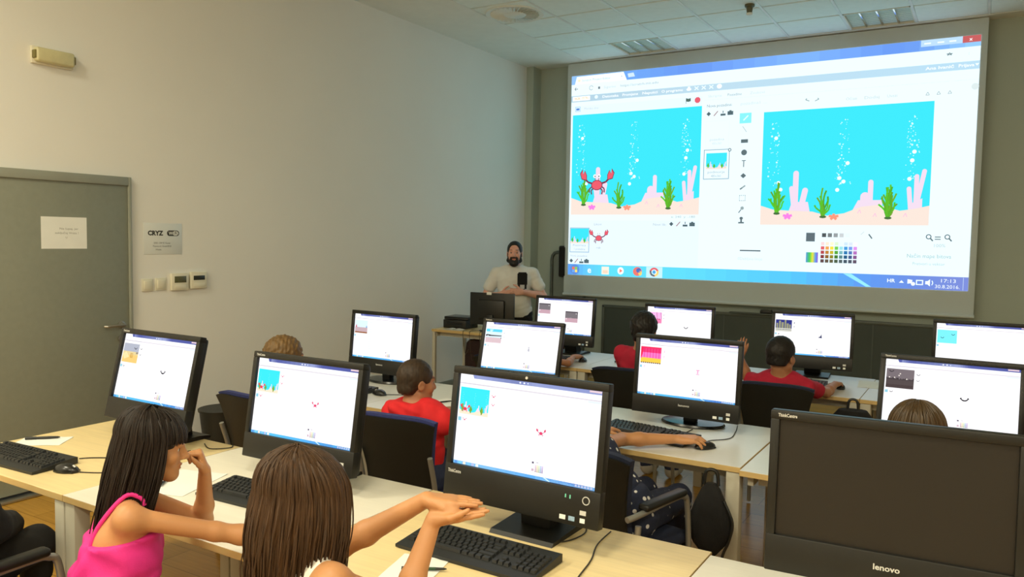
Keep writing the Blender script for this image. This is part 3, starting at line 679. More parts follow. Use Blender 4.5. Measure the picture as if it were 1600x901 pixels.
def stage_city(c, x0, y0, x1, y1):
    h = y1-y0
    c.rect(x0, y0, x1, y1, (52, 56, 130)); c.z += 1
    for u, v, w_ in ((.05, .3, .1), (.2, .1, .12), (.36, .22, .14), (.55, .0, .10), (.68, .3, .13), (.84, .38, .1)):
        c.rect(x0+(x1-x0)*u, y0+h*v, x0+(x1-x0)*(u+w_), y0+h*.72, (150, 150, 120)); 
    c.rect(x0, y0+h*.72, x1, y1, (206, 206, 196)); c.rect(x0, y0+h*.80, x1, y0+h*.86, (110, 110, 106))
def stage_room(c, x0, y0, x1, y1):
    h = y1-y0
    c.rect(x0, y0, x1, y1, (246, 176, 226)); c.z += 1; c.rect(x0, y0+h*.62, x1, y1, (250, 130, 176))
    for u in (.12, .62, .92): c.line([(x0+(x1-x0)*u, y0), (x0+(x1-x0)*(u+.06), y0+h*.62)], 12, (150, 60, 120))
    c.z += 1
    for u in (.35, .48, .72, .84): c.ell(x0+(x1-x0)*u, y0+h*.62, 17, 14, (130, 20, 80))
def stage_grey(c, x0, y0, x1, y1):
    h = y1-y0
    c.rect(x0, y0, x1, y1, (120, 114, 118)); c.z += 1; c.rect(x0, y0+h*.62, x1, y1, (196, 160, 172)); c.rect(x0, y0, x1, y0+h*.12, (90, 84, 90)); c.z += 1
    c.ell(x0+(x1-x0)*.86, y0+h*.2, 13, 13, (246, 246, 246)); c.ell(x0+(x1-x0)*.1, y0+h*.7, 16, 22, (236, 226, 230))
def stage_pool(c, x0, y0, x1, y1):
    c.rect(x0, y0, x1, y1, (120, 232, 244)); c.z += 1
    smile(c, x0+(x1-x0)*.26, y0+(y1-y0)*.6, 60); smile(c, x0+(x1-x0)*.8, y0+(y1-y0)*.34, 60)
def stage_house(c, x0, y0, x1, y1):
    h = y1-y0
    c.rect(x0, y0, x1, y1, (214, 236, 250)); c.z += 1; c.rect(x0, y0+h*.55, x1, y0+h*.9, (196, 170, 176)); c.rect(x0, y0+h*.86, x1, y1, (150, 96, 60))
    c.poly([(x0+16, y0+h*.55), (x0+40, y0+h*.30), (x0+66, y0+h*.55)], (206, 60, 76)); c.poly([(x1-60, y0+h*.55), (x1-30, y0+h*.36), (x1, y0+h*.55)], (130, 170, 210))
def picture(stage, sprite, bar=(90, 190, 240), title=(84, 92, 160), extra=None):
    c = Canvas(1920, 1080, SW, 6e-5)
    c.rect(0, 0, 1920, 1080, (250, 249, 252)); c.z = 1
    c.hgrad(200, 0, 1920, 44, [(0, (150, 160, 200)), (.1, title), (.35, (120, 130, 180)), (.5, (150, 160, 205)), (.6, title), (1, title)])
    c.rect(0, 104, 1920, 118, (216, 210, 218)); c.rect(40, 106, 470, 117, (190, 186, 200)); c.rect(1740, 122, 1920, 142, (222, 232, 244)); c.rect(0, 1044, 1920, 1080, bar)
    c.hgrad(0, 1044, 1920, 1080, [(0, (110, 180, 226)), (.25, bar), (.6, (84, 160, 230)), (.85, (74, 100, 190)), (1, (60, 70, 150))])
    c.z = 2
    c.poly([(180, 0), (200, 44), (240, 44), (240, 0)], title); c.rect(1750, 4, 1900, 26, (226, 200, 208)); c.ell(850, 22, 12, 10, (240, 246, 255)); c.ell(905, 22, 12, 10, (240, 246, 255)); c.ell(955, 22, 9, 9, (210, 222, 244))
    for k, col in enumerate(((90, 150, 220), (120, 206, 250), (236, 232, 214), (130, 200, 240), (180, 190, 230), (236, 242, 250))): c.rect(16+62*k, 1048, 56+62*k, 1077, col)
    c.poly([(1250, 1046), (1285, 1046), (1350, 1079), (1325, 1079)], (206, 240, 252))
    for k in range(6): c.rect(1660+38*k, 1050, 1686+38*k, 1072, (190, 196, 226))
    c.z = 3; stage(c, 20, 158, 440, 480); c.z = 3
    for k, y in enumerate((230, 330)): sprite(c, 500, y, 54-8*k)
    c.z = 3; stage_mini = (140, 200, 220); c.rect(14, 520, 60, 566, stage_mini); sprite(c, 110, 546, 54); c.z = 3
    sprite(c, 1180, 560, 128); c.z = 3
    c.rect(1095, 890, 1120, 912, (96, 86, 106)); c.rect(1150, 890, 1180, 900, (196, 190, 200)); c.rect(1095, 968, 1125, 996, (206, 176, 190))
    for i in range(5):
        for j, col in enumerate(((226, 190, 206), (250, 226, 170), (206, 226, 180), (170, 196, 230), (196, 170, 220))): c.rect(1140+22*j, 926+16*i, 1158+22*j, 938+16*i, tuple(max(0, v-14*i) for v in col))
    if extra: extra(c)
    return c.mb
sp_crab = lambda c, x, y, k: crab(c, x, y, k, k < 80, (226, 70, 110), (206, 60, 110))
sp_smile = lambda c, x, y, k: smile(c, x, y, k*.8)
def sp_faint(c, x, y, k): c.ell(x, y-k*.25, k*.16, k*.2, (206, 206, 212)); c.ell(x, y+k*.2, k*.2, k*.28, (190, 190, 200))
def sp_pink(c, x, y, k): c.line([(x-k*.25, y-k*.3), (x+k*.25, y-k*.3)], k*.12, (236, 150, 190)); c.line([(x, y-k*.3), (x, y+k*.2)], k*.2, (240, 170, 206)); c.line([(x-k*.25, y+k*.3), (x+k*.25, y+k*.3)], k*.1, (236, 150, 190))
def sp_dark(c, x, y, k): c.poly([(x-k*.5, y+k*.2), (x, y-k*.1), (x+k*.15, y-k*.6), (x+k*.3, y+k*.3)], (50, 56, 96))
def sp_none(c, x, y, k): c.line([(x-k*.3, y), (x+k*.3, y)], 4, (226, 226, 232))
def ex_grey(c): c.z = 3; stage_grey(c, 980, 360, 1420, 700)
def ex_list(c):
    for i in range(12): c.rect(480, 180+60*i, 600, 200+60*i, (226, 232, 250))
def monitor(loc, yaw, tilt, label, pic=None, base='flat', logo='corner', stickers=((0.16, 0), (0.19, 0), (0.225, 0), (0.225, .022)), group='monitors with bright screens', bb=0.092, button=False, sc=1.0, dy=0.0):
    """loc: middle of the lit panel in the room; the thing stands on the desk"""
    zt = TH; loc = (loc[0]*sc, loc[1]*sc, CAMZ+(loc[2]-CAMZ)*sc)   # panels of 21 to 24 inches
    t = thing('desktop_computer', label, 'monitor', (loc[0], loc[1], zt), yaw, group)
    zc = loc[2]-zt
    T = Matrix.Translation((0, 0, zc)) @ Matrix.Rotation(-tilt, 4, 'X') @ Matrix.Scale(sc, 4)
    bt, bs = 0.024, 0.022
    W2, HT, HB = SW/2+bs, SH/2+bt, SH/2+bb
    k = MB()                                             # casing: bezel ring in front, shallow body behind
    for c_, d_ in (((0, 0.008, SH/2+bt/2), (2*W2, 0.034, bt)), ((0, 0.008, -SH/2-bb/2), (2*W2, 0.034, bb)), ((-SW/2-bs/2, 0.008, 0), (bs, 0.034, SH+0.004)), ((SW/2+bs/2, 0.008, 0), (bs, 0.034, SH+0.004))):
        k.box(c_, d_, bev=0.004, mtx=T)
    k.box((0, 0.030, (HT-HB)/2), (2*W2-0.01, 0.030, HT+HB-0.01), bev=0.012, mtx=T)
    k.box((0, 0.055, -0.03), (0.36, 0.04, 0.24), bev=0.018, mtx=T)
    cas = k.build('casing', M_BEZEL, t)
    if pic is None:
        d = MB().box((0, 0.006, 0), (SW, 0.008, SH), mtx=T).build('display', M_OFFSCR, t); d['label'] = 'dark switched-off panel'
    else:
        d = bpy.data.objects.new('display', pic); COL.objects.link(d); d.parent = t
        d.matrix_local = T @ Matrix.Translation((0, 0.004, 0))
    # stand
    zb = zc-HB*math.cos(tilt)
    if base == 'oval':
        b = MB().lathe([(0.0, 0.0), (0.165, 0.0), (0.170, 0.006), (0.163, 0.016), (0.10, 0.021), (0.0, 0.022)], 40, 0, Matrix.Translation((0, 0.17+dy, 0)), 1.0, 0.70)
        b.build('base', M_BLACKGL, t)
        MB().box((0, 0.115+dy*.6, 0.085), (0.070, 0.05, 0.14), bev=0.012).box((0, 0.085, 0.15), (0.09, 0.08, 0.10), bev=0.012).build('neck', M_BEZEL, t)
    else:
        pr = [(0.03+dy, 0), (0.265+dy, 0), (0.265+dy, 0.012), (0.20+dy, 0.020), (0.04+dy, 0.012)]
        b = MB().prism([(y, z) for y, z in pr], -0.118, 0.118, 0, Matrix(((0, 0, 1, 0), (1, 0, 0, 0), (0, 1, 0, 0), (0, 0, 0, 1))))
        b.build('base', M_BEZEL, t)
        ztop = zc-0.05
        n = MB().prism([(0.13+dy, 0.014), (0.215+dy, 0.014), (0.13, ztop), (0.065, ztop)], -0.055, 0.055, 0, Matrix(((0, 0, 1, 0), (1, 0, 0, 0), (0, 1, 0, 0), (0, 0, 0, 1))))
        n.build('neck', M_BEZEL, t)
    ux = T.to_3x3() @ Vector((1, 0, 0)); uz = T.to_3x3() @ Vector((0, 0, 1))
    l = MB()
    yb = -0.0095
    if logo in ('corner', 'both'): text_on(l, 'ThinkCentre', T @ Vector((-W2+0.018, yb, SH/2+bt*.52)), ux, uz, 0.0082, 0, 'l', 0.045, True)
    if logo == 'low': text_on(l, 'ThinkCentre', T @ Vector((-W2+0.014, yb, -SH/2-0.022)), ux, uz, 0.0105, 0, 'l', 0.05, True)
    if logo == 'both': l.build('logo', M_LOGO, cas); l = MB()
    if logo in ('centre', 'both'): text_on(l, 'lenovo', T @ Vector((0, yb, -SH/2-0.034)), ux, uz, 0.011 if logo == 'centre' else 0.0135, 0, 'c', 0.058, True)
    if l.v: l.build('logo', M_LOGO, cas)
    for i, (sx, sz) in enumerate(stickers):
        q = MB().box((sx, yb+0.0006, -SH/2-bb+0.020+sz), (0.020 if i != 2 else 0.016, 0.0006, 0.013), mtx=T)
        q.build('sticker', (M_PAPER, mat_stk, M_PAPER, M_LOGO)[i % 4], cas)
    if button:
        MB().tube([T @ Vector((0.232+0.011*math.cos(2*PI*j/16), yb+0.0005, -SH/2-0.030+0.011*math.sin(2*PI*j/16))) for j in range(17)], 0.0016, 6, caps=False).build('power_button', M_LOGO, cas)
        MB().box((0.165, yb+0.0006, -SH/2-0.026), (0.004, 0.0006, 0.010), mtx=T).box((0.180, yb+0.0006, -SH/2-0.027), (0.004, 0.0006, 0.011), mtx=T).build('indicator', mat('green_indicator', (120, 220, 190), 0.4), cas)
        MB().lathe([(0.0, 0), (0.005, 0), (0.004, -0.002), (0.0, -0.002)], 12, 0, T @ Matrix.Translation((0.0, yb+0.001, SH/2+bt*.5)) @ Matrix.Rotation(R(-90), 4, 'X')).build('webcam', M_LOGO, cas)
    return t
mat_stk = mat('blue_white_sticker', (150, 180, 206), 0.4, var=0.2, scale=120)
def pmesh(stage, sprite, **k):
    o = picture(stage, sprite, **k).build('display', [M_GLOW, M_GLOWD]); me = o.data; bpy.data.objects.remove(o); return me
RD = math.radians
monitor((-3.088, 2.106, 1.103), RD(-.2), RD(13.5), 'black monitor by the door with a sandy stage picture and a black smile on screen', pmesh(stage_desert, sp_smile), stickers=(), sc=1.043, dy=-.055)
monitor((-2.143, 2.067, 1.084), RD(1.0), RD(9.2), 'black monitor between the two girls with an underwater stage and a small crab', pmesh(stage_sea, sp_crab), sc=1.043, dy=-.055)
monitor((-1.186, 2.049, 1.122), RD(-1.2), RD(7.5), 'large black monitor behind the stacked hands, showing a crab in blue water', pmesh(stage_sea, sp_crab, title=(140, 150, 200), bar=(130, 190, 236)), logo='low', bb=0.108, button=True, sc=1.043, dy=-.045)
monitor((-0.172, 2.03, 1.116), RD(4), RD(4), 'switched-off black monitor in the bottom right corner of the photo', None, logo='both', stickers=(), group=None)
monitor((-3.374, 3.951, 1.039), RD(-1.8), RD(5.7), 'monitor in front of the blond boy showing a small red-roofed street picture', pmesh(stage_house, sp_none, extra=ex_list), base='oval', logo='centre', stickers=(), dy=-.09)
monitor((-2.416, 4.109, 1.039), RD(3.8), RD(14.5), 'monitor with a beach and blue sky stage picture, seen above the crab monitor', pmesh(stage_beach, sp_faint), stickers=(), sc=.945, dy=-.03)
monitor((-1.269, 3.810, 1.055), RD(-.5), RD(5.4), 'monitor on an oval foot showing a pink curtain stage', pmesh(stage_curtain, sp_pink), base='oval', logo='centre', sc=1.02, dy=-.04)
monitor((-0.115, 3.835, 1.053), RD(-1.1), RD(15.9), 'monitor with a grey night stage and black smile, above the switched-off one', pmesh(stage_night, sp_smile), stickers=(), sc=.96)
monitor((-2.979, 5.784, 1.062), RD(-.5), RD(5.6), 'front row monitor next to the teacher, showing two grey pictures', pmesh(stage_grey, sp_none, extra=ex_grey), logo=None)
monitor((-2.005, 5.80, 1.047), RD(0), RD(4), 'front row monitor showing a pink room picture, behind the curtain monitor', pmesh(stage_room, sp_smile), logo=None, stickers=())
monitor((-1.045, 5.864, 1.049), RD(4.3), RD(9.2), 'front row monitor showing a night city picture, before the boy raising his hand', pmesh(stage_city, sp_dark), logo=None)
monitor((-0.008, 5.80, 1.055), RD(0), RD(6), 'rightmost front row monitor showing a pale blue picture with two smiles', pmesh(stage_pool, sp_none), logo=None, stickers=())

# the teacher's screen, seen from behind
t = thing('monitor', 'flat black monitor seen from behind on the teacher desk, white tag on top', 'monitor', (-4.30, 6.74, 0.755), RD(6))
k = MB().box((0, 0.0, 0.225), (0.50, 0.022, 0.33), bev=0.005); k.box((0, -0.02, 0.22), (0.30, 0.04, 0.20), bev=0.015); k.build('casing', M_BLACKPL, t)
MB().box((0, 0.0125, 0.235), (0.47, 0.004, 0.28)).build('display', M_BLACKGL, t)
MB().box((0, -0.05, 0.09), (0.07, 0.03, 0.16), bev=0.008).build('neck', M_BLACKPL, t)
MB().lathe([(0, 0), (0.12, 0), (0.12, 0.008), (0.03, 0.016), (0, 0.016)], 28, 0, Matrix.Translation((0, -0.03, 0)), 1, .75).build('base', M_BLACKPL, t)
MB().box((-0.03, -0.013, 0.385), (0.055, 0.003, 0.028)).build('sticker', M_PAPER, t)
m = MB(); text_on(m, 'lenovo', (-0.13, -0.0125, 0.315), (1, 0, 0), (0, 0, 1), 0.012, 0, 'c', 0.055); m.build('logo', M_INKF, t)

# ================================================================== KEYBOARDS, MICE, PAPERS
def keyboard(x, y, rz, label, keymat=None, z=TH):
    t = thing('keyboard', label, 'keyboard', (x, y, z), rz, 'black keyboards on the desks')
    W, D = 0.485, 0.190
    prof = [(-D/2, 0.003), (-D/2, 0.012), (-D/2+0.035, 0.015), (D/2-0.01, 0.030), (D/2, 0.028), (D/2, 0.003)]
    b = MB().prism(prof, -W/2, W/2, 0, Matrix(((0, 0, 1, 0), (1, 0, 0, 0), (0, 1, 0, 0), (0, 0, 0, 1))))
    b.box((0, -D/2+0.012, 0.004), (W-0.02, 0.02, 0.008)).box((0, D/2-0.02, 0.004), (W-0.02, 0.02, 0.008))
    b.build('shell', M_KEYB, t)
    k = MB(); pit = 0.0205; sl = math.atan2(0.015, D-0.045)
    def key(cx, row, wd):
        yy = -D/2+0.050+row*pit if row < 5 else -D/2+0.056+row*pit
        zz = 0.0155+(yy+D/2-0.035)*math.tan(sl)+0.004
        a, h = wd/2-0.0015, 0.0088
        V = [(cx-a, yy-h, zz-.005), (cx+a, yy-h, zz-.005), (cx+a, yy+h, zz-.005), (cx-a, yy+h, zz-.005)]
        a -= .0022; h -= .0022
        V += [(cx-a, yy-h, zz+.004), (cx+a, yy-h, zz+.004), (cx+a, yy+h, zz+.005), (cx-a, yy+h, zz+.005)]
        k.add(V, [(4, 5, 6, 7), (0, 1, 5, 4), (1, 2, 6, 5), (2, 3, 7, 6), (3, 0, 4, 7)])
    x0 = -W/2+0.014
    rows = {0: (1.4, 1.2, 1.2, 6.2, 1.2, 1.2, 1.2, 1.4), 1: (1.25,)+(1,)*11+(2.75,), 2: (1.75,)+(1,)*11+(2.25,), 3: (1.5,)+(1,)*12+(1.5,), 4: (1,)*13+(2,), 5: (1, -.6, 1, 1, 1, 1, -.4, 1, 1, 1, 1, -.4, 1, 1, 1, 1)}
    for r_, ws in rows.items():
        x_ = x0
        for w_ in ws:
            if w_ > 0: key(x_+w_*pit/2, r_, w_*pit)
            x_ += abs(w_)*pit
    xb = x0+15.35*pit
    for r_, cs in ((0, (0, 1, 2)), (1, (1,)), (3, (0, 1, 2)), (4, (0, 1, 2)), (5, (0, 1, 2))):
        for c_ in cs: key(xb+(c_+.5)*pit, r_, pit)
    xn = xb+3.35*pit
    for r_ in range(0, 5):
        for c_ in range(4): key(xn+(c_+.5)*pit, r_, pit)
    k.build('keys', keymat or M_KEYS, t)
    return t
kb0 = keyboard(-3.425, 1.715, RD(3), 'black keyboard at the left edge of the photo on the birch desk')
kb_spec = [(-2.21, 1.935, RD(2), 'black keyboard between the two girls on the cream desk'), (-1.285, 1.950, RD(-1), 'black keyboard below the stacked hands of the girl in white'),
           (-1.40, 3.640, RD(-9), 'black keyboard beside the forearm of the person at the curtain monitor'), (-2.30, 3.66, RD(0), 'black keyboard showing only its end beside the paper of the boy in red'),
           (-3.44, 3.62, RD(0), 'black keyboard of the blond boy, hidden behind the nearer monitor'), (-3.07, 5.52, RD(0), 'black keyboard in front of the monitor next to the teacher'),
           (-1.13, 5.56, RD(3), 'black keyboard of the boy with the raised hand'), (-0.10, 3.62, RD(0), 'black keyboard in front of the night stage monitor')]
for x, y, a, lb in kb_spec: dup(kb0, (x, y, TH), a, lb)
def mouse(x, y, rz, label, cord=None):
    t = thing('computer_mouse', label, 'mouse', (x, y, TH), rz, 'black mice on the desks')
    P = []
    for i in range(13):
        v = i/12; row = []
        yy = -0.056+0.112*v; prof = math.sin(PI*min(1, max(0, v)))**0.45 if 0 < v < 1 else 0
        hw = 0.033*prof*(1-.12*v); hh = 0.032*math.sin(PI*min(.93, v*.80+.12))**0.8 if 0 < v < 1 else 0.004
        for j in range(17):
            a = PI*j/16; row.append((hw*math.cos(a), yy, 0.003+hh*math.sin(a)**0.8))
        P.append(row)
    b = MB().grid(P); b.box((0, 0, 0.005), (0.046, 0.092, 0.008), bev=0.003); b.build('body', M_MOUSE, t)
    MB().tube([(0, 0.030, 0.026), (0, 0.042, 0.022)], 0.005, 8).build('scroll_wheel', M_LOGO, t)
    if cord:
        a = -rz; pts = []
        for p in cord:
            dx, dy = p[0]-x, p[1]-y
            pts.append((dx*math.cos(a)-dy*math.sin(a), dx*math.sin(a)+dy*math.cos(a), (p[2] if len(p) > 2 else TH)-TH+0.003))
        MB().tube(smooth(pts), 0.0022, 6).build('cord', M_RUBBER, t)
    return t
def smooth(pts, n=6):
    pts = [Vector(p) for p in pts]; out = []
    for i in range(len(pts)-1):
        p0 = pts[max(i-1, 0)]; p1 = pts[i]; p2 = pts[i+1]; p3 = pts[min(i+2, len(pts)-1)]
        for k in range(n):
            t = k/n; out.append(0.5*((2*p1)+(p2-p0)*t+(2*p0-5*p1+4*p2-p3)*t*t+(3*p1-p0-3*p2+p3)*t**3))
    out.append(pts[-1]); return out
mouse(-3.115, 1.735, RD(-72), 'black mouse on the birch desk left of the girl in pink', [(-3.06, 1.755), (-2.98, 1.80), (-2.92, 1.88), (-2.88, 2.05), (-2.95, 2.22)])
mouse(-1.085, 3.565, RD(-35), 'black mouse under the hand at the curtain monitor', [(-1.10, 3.60), (-1.11, 3.70), (-1.04, 3.80), (-1.05, 3.95), (-1.08, 4.10)])
mouse(-3.125, 3.640, RD(75), 'black mouse lying alone on the desk left of the boy in red', [(-3.11, 3.65), (-3.02, 3.70), (-2.95, 3.76), (-3.05, 3.95)])
mouse(-2.700, 5.575, RD(10), 'black mouse under the hand in the front row nearest the teacher')
mouse(-0.800, 5.575, RD(12), 'black mouse under the right hand of the boy raising his other hand')
# cords of the keyboards lying on the desks
def cable(pts, label, name='cable'):
    o = MB().tube(smooth(pts), 0.0024, 6).build(name, M_RUBBER); tag(o, label, 'cable'); return o
z3 = TH+0.0035
cable([(-3.245, 1.86, z3), (-3.21, 1.90, z3), (-3.10, 1.98, z3), (-3.0, 2.10, z3), (-2.97, 2.20, z3)], 'dark cable running from the leftmost keyboard across the birch desk')
cable([(-3.02, 2.31, z3), (-2.93, 2.27, z3), (-2.87, 2.33, z3), (-2.90, 2.368, z3)], 'dark cable lying at the back edge of the birch desk by the door')
cable([(-1.15, 2.14, z3), (-1.10, 2.20, z3), (-1.085, 2.28, z3), (-1.10, 2.33, z3)], 'short dark cable curling at the foot of the big crab monitor')
cable([(-1.02, 2.345, z3), (-1.01, 2.22, z3), (-0.975, 2.10, z3), (-0.955, 1.98, z3), (-0.93, 1.85, z3)], 'dark cable crossing the desk right of the big crab monitor')
cable([(-1.34, 3.75, z3), (-1.31, 3.80, z3), (-1.26, 3.79, z3), (-1.25, 3.88, z3)], 'dark cable from the keyboard to the oval foot of the curtain monitor')
def sheet(x, y, rz, w, d, label, z=TH, nm='paper_sheet'):
    P = [[(w*(i/6-.5), d*(j/4-.5), 0.0012+0.0016*math.sin(i*1.1+j)**2) for j in range(5)] for i in range(7)]
    t = thing(nm, label, 'paper', (x, y, z), rz, 'papers on the desks')
    MB().grid(P).build('page', M_PAPER, t); MB().box((0, 0, 0.0006), (w*.99, d*.99, 0.0008)).build('under_page', M_PAPER, t)
sheet(-3.66, 1.93, RD(38), 0.21, 0.15, 'white paper behind the leftmost keyboard on the birch desk')
sheet(-2.62, 1.90, RD(18), 0.21, 0.29, 'white paper beside the chin of the girl in pink')
sheet(-1.375, 1.75, RD(14), 0.148, 0.21, 'white paper at the bottom edge of the photo by the girl in white')
sheet(-2.66, 3.65, RD(-15), 0.21, 0.24, 'white paper on the desk right of the boy in red')
sheet(-0.62, 5.86, RD(5), 0.21, 0.29, 'white paper on the front row desk right of the night city monitor')
def pen(p0, p1, label, col, r=0.0045, z=TH):
    a = Vector((p0[0], p0[1], z+0.006+0.003)); b = Vector((p1[0], p1[1], z+0.006+0.003)); d = (b-a)
    t = thing('pen', label, 'pen', (0, 0, 0), 0, 'pens on the desks'); t.location = a
    MB().tube([(0, 0, 0), d*.75], r, 10).build('barrel', col, t)
    MB().tube([d*.75, d*.93, d], [r*.95, r*.8, r*.25], 10).build('tip', M_BLACKPL, t)
    MB().tube([d*-.02, d*.30], r*1.2, 10).build('cap', M_BLACKPL, t)
pen((-3.74, 1.90), (-3.64, 2.00), 'black marker on the paper behind the leftmost keyboard', M_BLACKPL, 0.006)
pen((-2.64, 1.82), (-2.72, 1.94), 'dark pen on the paper beside the girl in pink', M_INK)
pen((-1.40, 1.735), (-1.29, 1.80), 'green pen on the paper by the girl in white', mat('dark_green_plastic', (30, 70, 40), 0.35))
pen((-2.70, 3.60), (-2.64, 3.72), 'black pen lying on the paper of the boy in red', M_BLACKPL)
pen((-2.47, 5.68), (-2.33, 5.72), 'black pen on the front row desk beside the boy with black hair', M_BLACKPL, 0.006)

# ================================================================== CHAIRS
def chair(x, y, rz, label, arms=False, fabric=None, group='blue and black chairs'):
    fabric = fabric or M_BLUE
    t = thing('chair', label, 'chair', (x, y, 0), rz, group)
    def hw(v): return 0.172+0.055*max(0, v-.30)**1.3/0.7**1.3 + 0.006*(1-v)
    def yb(u, v): return -0.215-0.085*v+0.030*u*u
    def zz(u, v): return 0.475+0.395*v-0.022*max(0, v-.8)/.2*abs(u)**4
    def sheet_(off, shrink, th, up=0.0):
        nu, nv = 17, 13; F = [[(hw(j/(nv-1))*shrink*(2*i/(nu-1)-1), yb(2*i/(nu-1)-1, j/(nv-1))+off, zz(2*i/(nu-1)-1, j/(nv-1))+up*j/(nv-1)) for j in range(nv)] for i in range(nu)]
        B = [[(p[0], p[1]+th, p[2]) for p in r_] for r_ in F]
        m = MB(); m.grid(F); m.grid(B)
        ring = [(i, 0) for i in range(nu)]+[(nu-1, j) for j in range(1, nv)]+[(i, nv-1) for i in range(nu-2, -1, -1)]+[(0, j) for j in range(nv-2, 0, -1)]
        V = [F[i][j] for i, j in ring]+[B[i][j] for i, j in ring]; n = len(ring)
        m.add(V, [(i, (i+1) % n, n+(i+1) % n, n+i) for i in range(n)], 0, True); return m
    sheet_(0.0, 1.0, 0.012).build('back_shell', M_CHAIRSH, t)
    sheet_(0.013, 0.985, 0.032, 0.014).build('back_pad', fabric, t)
    b = MB().box((0, 0.0, 0.448), (0.44, 0.43, 0.055), bev=0.024, seg=3); b.build('seat', fabric, t)
    MB().box((0, 0.0, 0.412), (0.42, 0.41, 0.022), bev=0.010).build('seat_shell', M_CHAIRSH, t)
    for s in (-1, 1):
        X = s*0.235
        if arms:
            at_ = MB().tube(smooth([(X, 0.20, 0.012), (X, 0.18, 0.35), (X, 0.155, 0.60), (X, 0.12, 0.645), (X, 0.05, 0.652), (X, -0.20, 0.645), (X*.96, -0.27, 0.64)]), 0.0125, 10).build('arm_tube', M_TUBE, t)
            MB().tube([(X*.98, -0.20, 0.60), (X, -0.23, 0.30), (X, -0.27, 0.012)], 0.0125, 10).build('leg', M_TUBE, t)
            MB().box((X, -0.03, 0.667), (0.050, 0.30, 0.028), bev=0.012, seg=3).build('armrest', M_BLACKPL, at_)
        else:
            MB().tube(smooth([(X*.92, 0.20, 0.012), (X*.90, 0.16, 0.40)]), 0.0125, 10).build('leg', M_TUBE, t)
            MB().tube(smooth([(X*.85, -0.255, 0.70), (X*.86, -0.20, 0.45), (X*.95, -0.27, 0.012)]), 0.0125, 10).build('leg', M_TUBE, t)
    f = MB()
    for s in (-1, 1): f.tube([(s*0.19, -0.18, 0.405), (s*0.19, 0.18, 0.405)], 0.010, 8)
    for yy in (-0.14, 0.14): f.tube([(-0.235, yy, 0.402), (0.235, yy, 0.402)], 0.010, 8)
    f.build('frame', M_TUBE, t)
    return t
chair(-2.345, 3.05, RD(6), 'blue and black chair of the boy in the red hoodie')
chair(-3.225, 2.98, RD(-4), 'blue and black chair of the blond boy')
chair(-1.29, 3.05, RD(-12), 'navy armchair of the person at the curtain monitor', True, M_NAVY)
chair(-0.17, 2.93, RD(0), 'blue and black chair of the girl behind the switched-off monitor')
chair(-1.045, 4.96, RD(2), 'black-backed chair of the boy raising his hand', False, M_NAVY)
chair(-1.985, 4.93, RD(4), 'black-backed chair of the black-haired boy in the front row', False, M_NAVY)
chair(-2.90, 4.92, RD(0), 'black-backed chair of the child next to the teacher', False, M_NAVY)
chair(-2.09, 1.17, RD(-28), 'blue and black chair of the girl in pink')
chair(-1.27, 1.06, RD(-12), 'blue and black chair of the girl in white')
chair(-2.795, 1.235, RD(2), 'armchair in the bottom left corner with a black-clad sitter', True)
chair(-4.00, 7.36, RD(172), 'dark chair behind the teacher desk', True, M_BLACKCLOTH)
chair(0.40, 2.98, RD(0), 'blue and black chair at the right edge of the photo')

# ================================================================== TEACHER DESK CLUTTER AND BAGS
def ln(o): return o
t = thing('equipment_case', 'low black equipment box at the left end of the teacher desk', 'box', (-4.73, 6.80, 0.755), RD(2))
MB().box((0, 0, 0.045), (0.28, 0.24, 0.09), bev=0.006).build('case', M_BLACKPL, t); MB().box((0, -0.121, 0.05), (0.2, 0.004, 0.03)).build('front_panel', M_BLACKGL, t)
t = thing('notebook_computer', 'closed black laptop lying on the equipment box on the teacher desk', 'laptop', (-4.72, 6.80, 0.8465), RD(3))
MB().box((0, 0, 0.011), (0.29, 0.22, 0.018), bev=0.004).build('body', M_BLACKPL, t); MB().box((0, 0, 0.027), (0.29, 0.22, 0.010), bev=0.004, mtx=Matrix.Rotation(RD(0.6), 4, 'X')).build('lid', M_BLACKGL, t)
t = thing('open_book', 'pale open booklet at the front edge of the teacher desk', 'book', (-4.66, 6.58, 0.757), RD(3))
for s in (-1, 1):
    P = [[(s*(0.002+0.10*i/6), -0.05+0.1*j, 0.004+0.008*math.sin(PI*(i/6)**.7)) for j in range(2)] for i in range(7)]
    MB().grid(P).build('page', M_PAPER, t)
MB().box((0, 0, 0.002), (0.21, 0.105, 0.003)).build('cover', M_PAPER, t)
for k, (x, dz) in enumerate(((-4.50, .16), (-4.42, .22), (-4.30, .12))):
    cable([(x, 6.72, 0.762), (x-.01, 6.56, 0.764), (x, 6.512, 0.752), (x+.005, 6.508, 0.70), (x+.03, 6.512, 0.70-dz), (x+.06, 6.53, 0.74-dz)], ('dark cable hanging over the edge of the teacher desk, nearest the wall', 'longest dark cable hanging over the edge of the teacher desk', 'short dark cable hanging from the teacher desk under the monitor')[k])
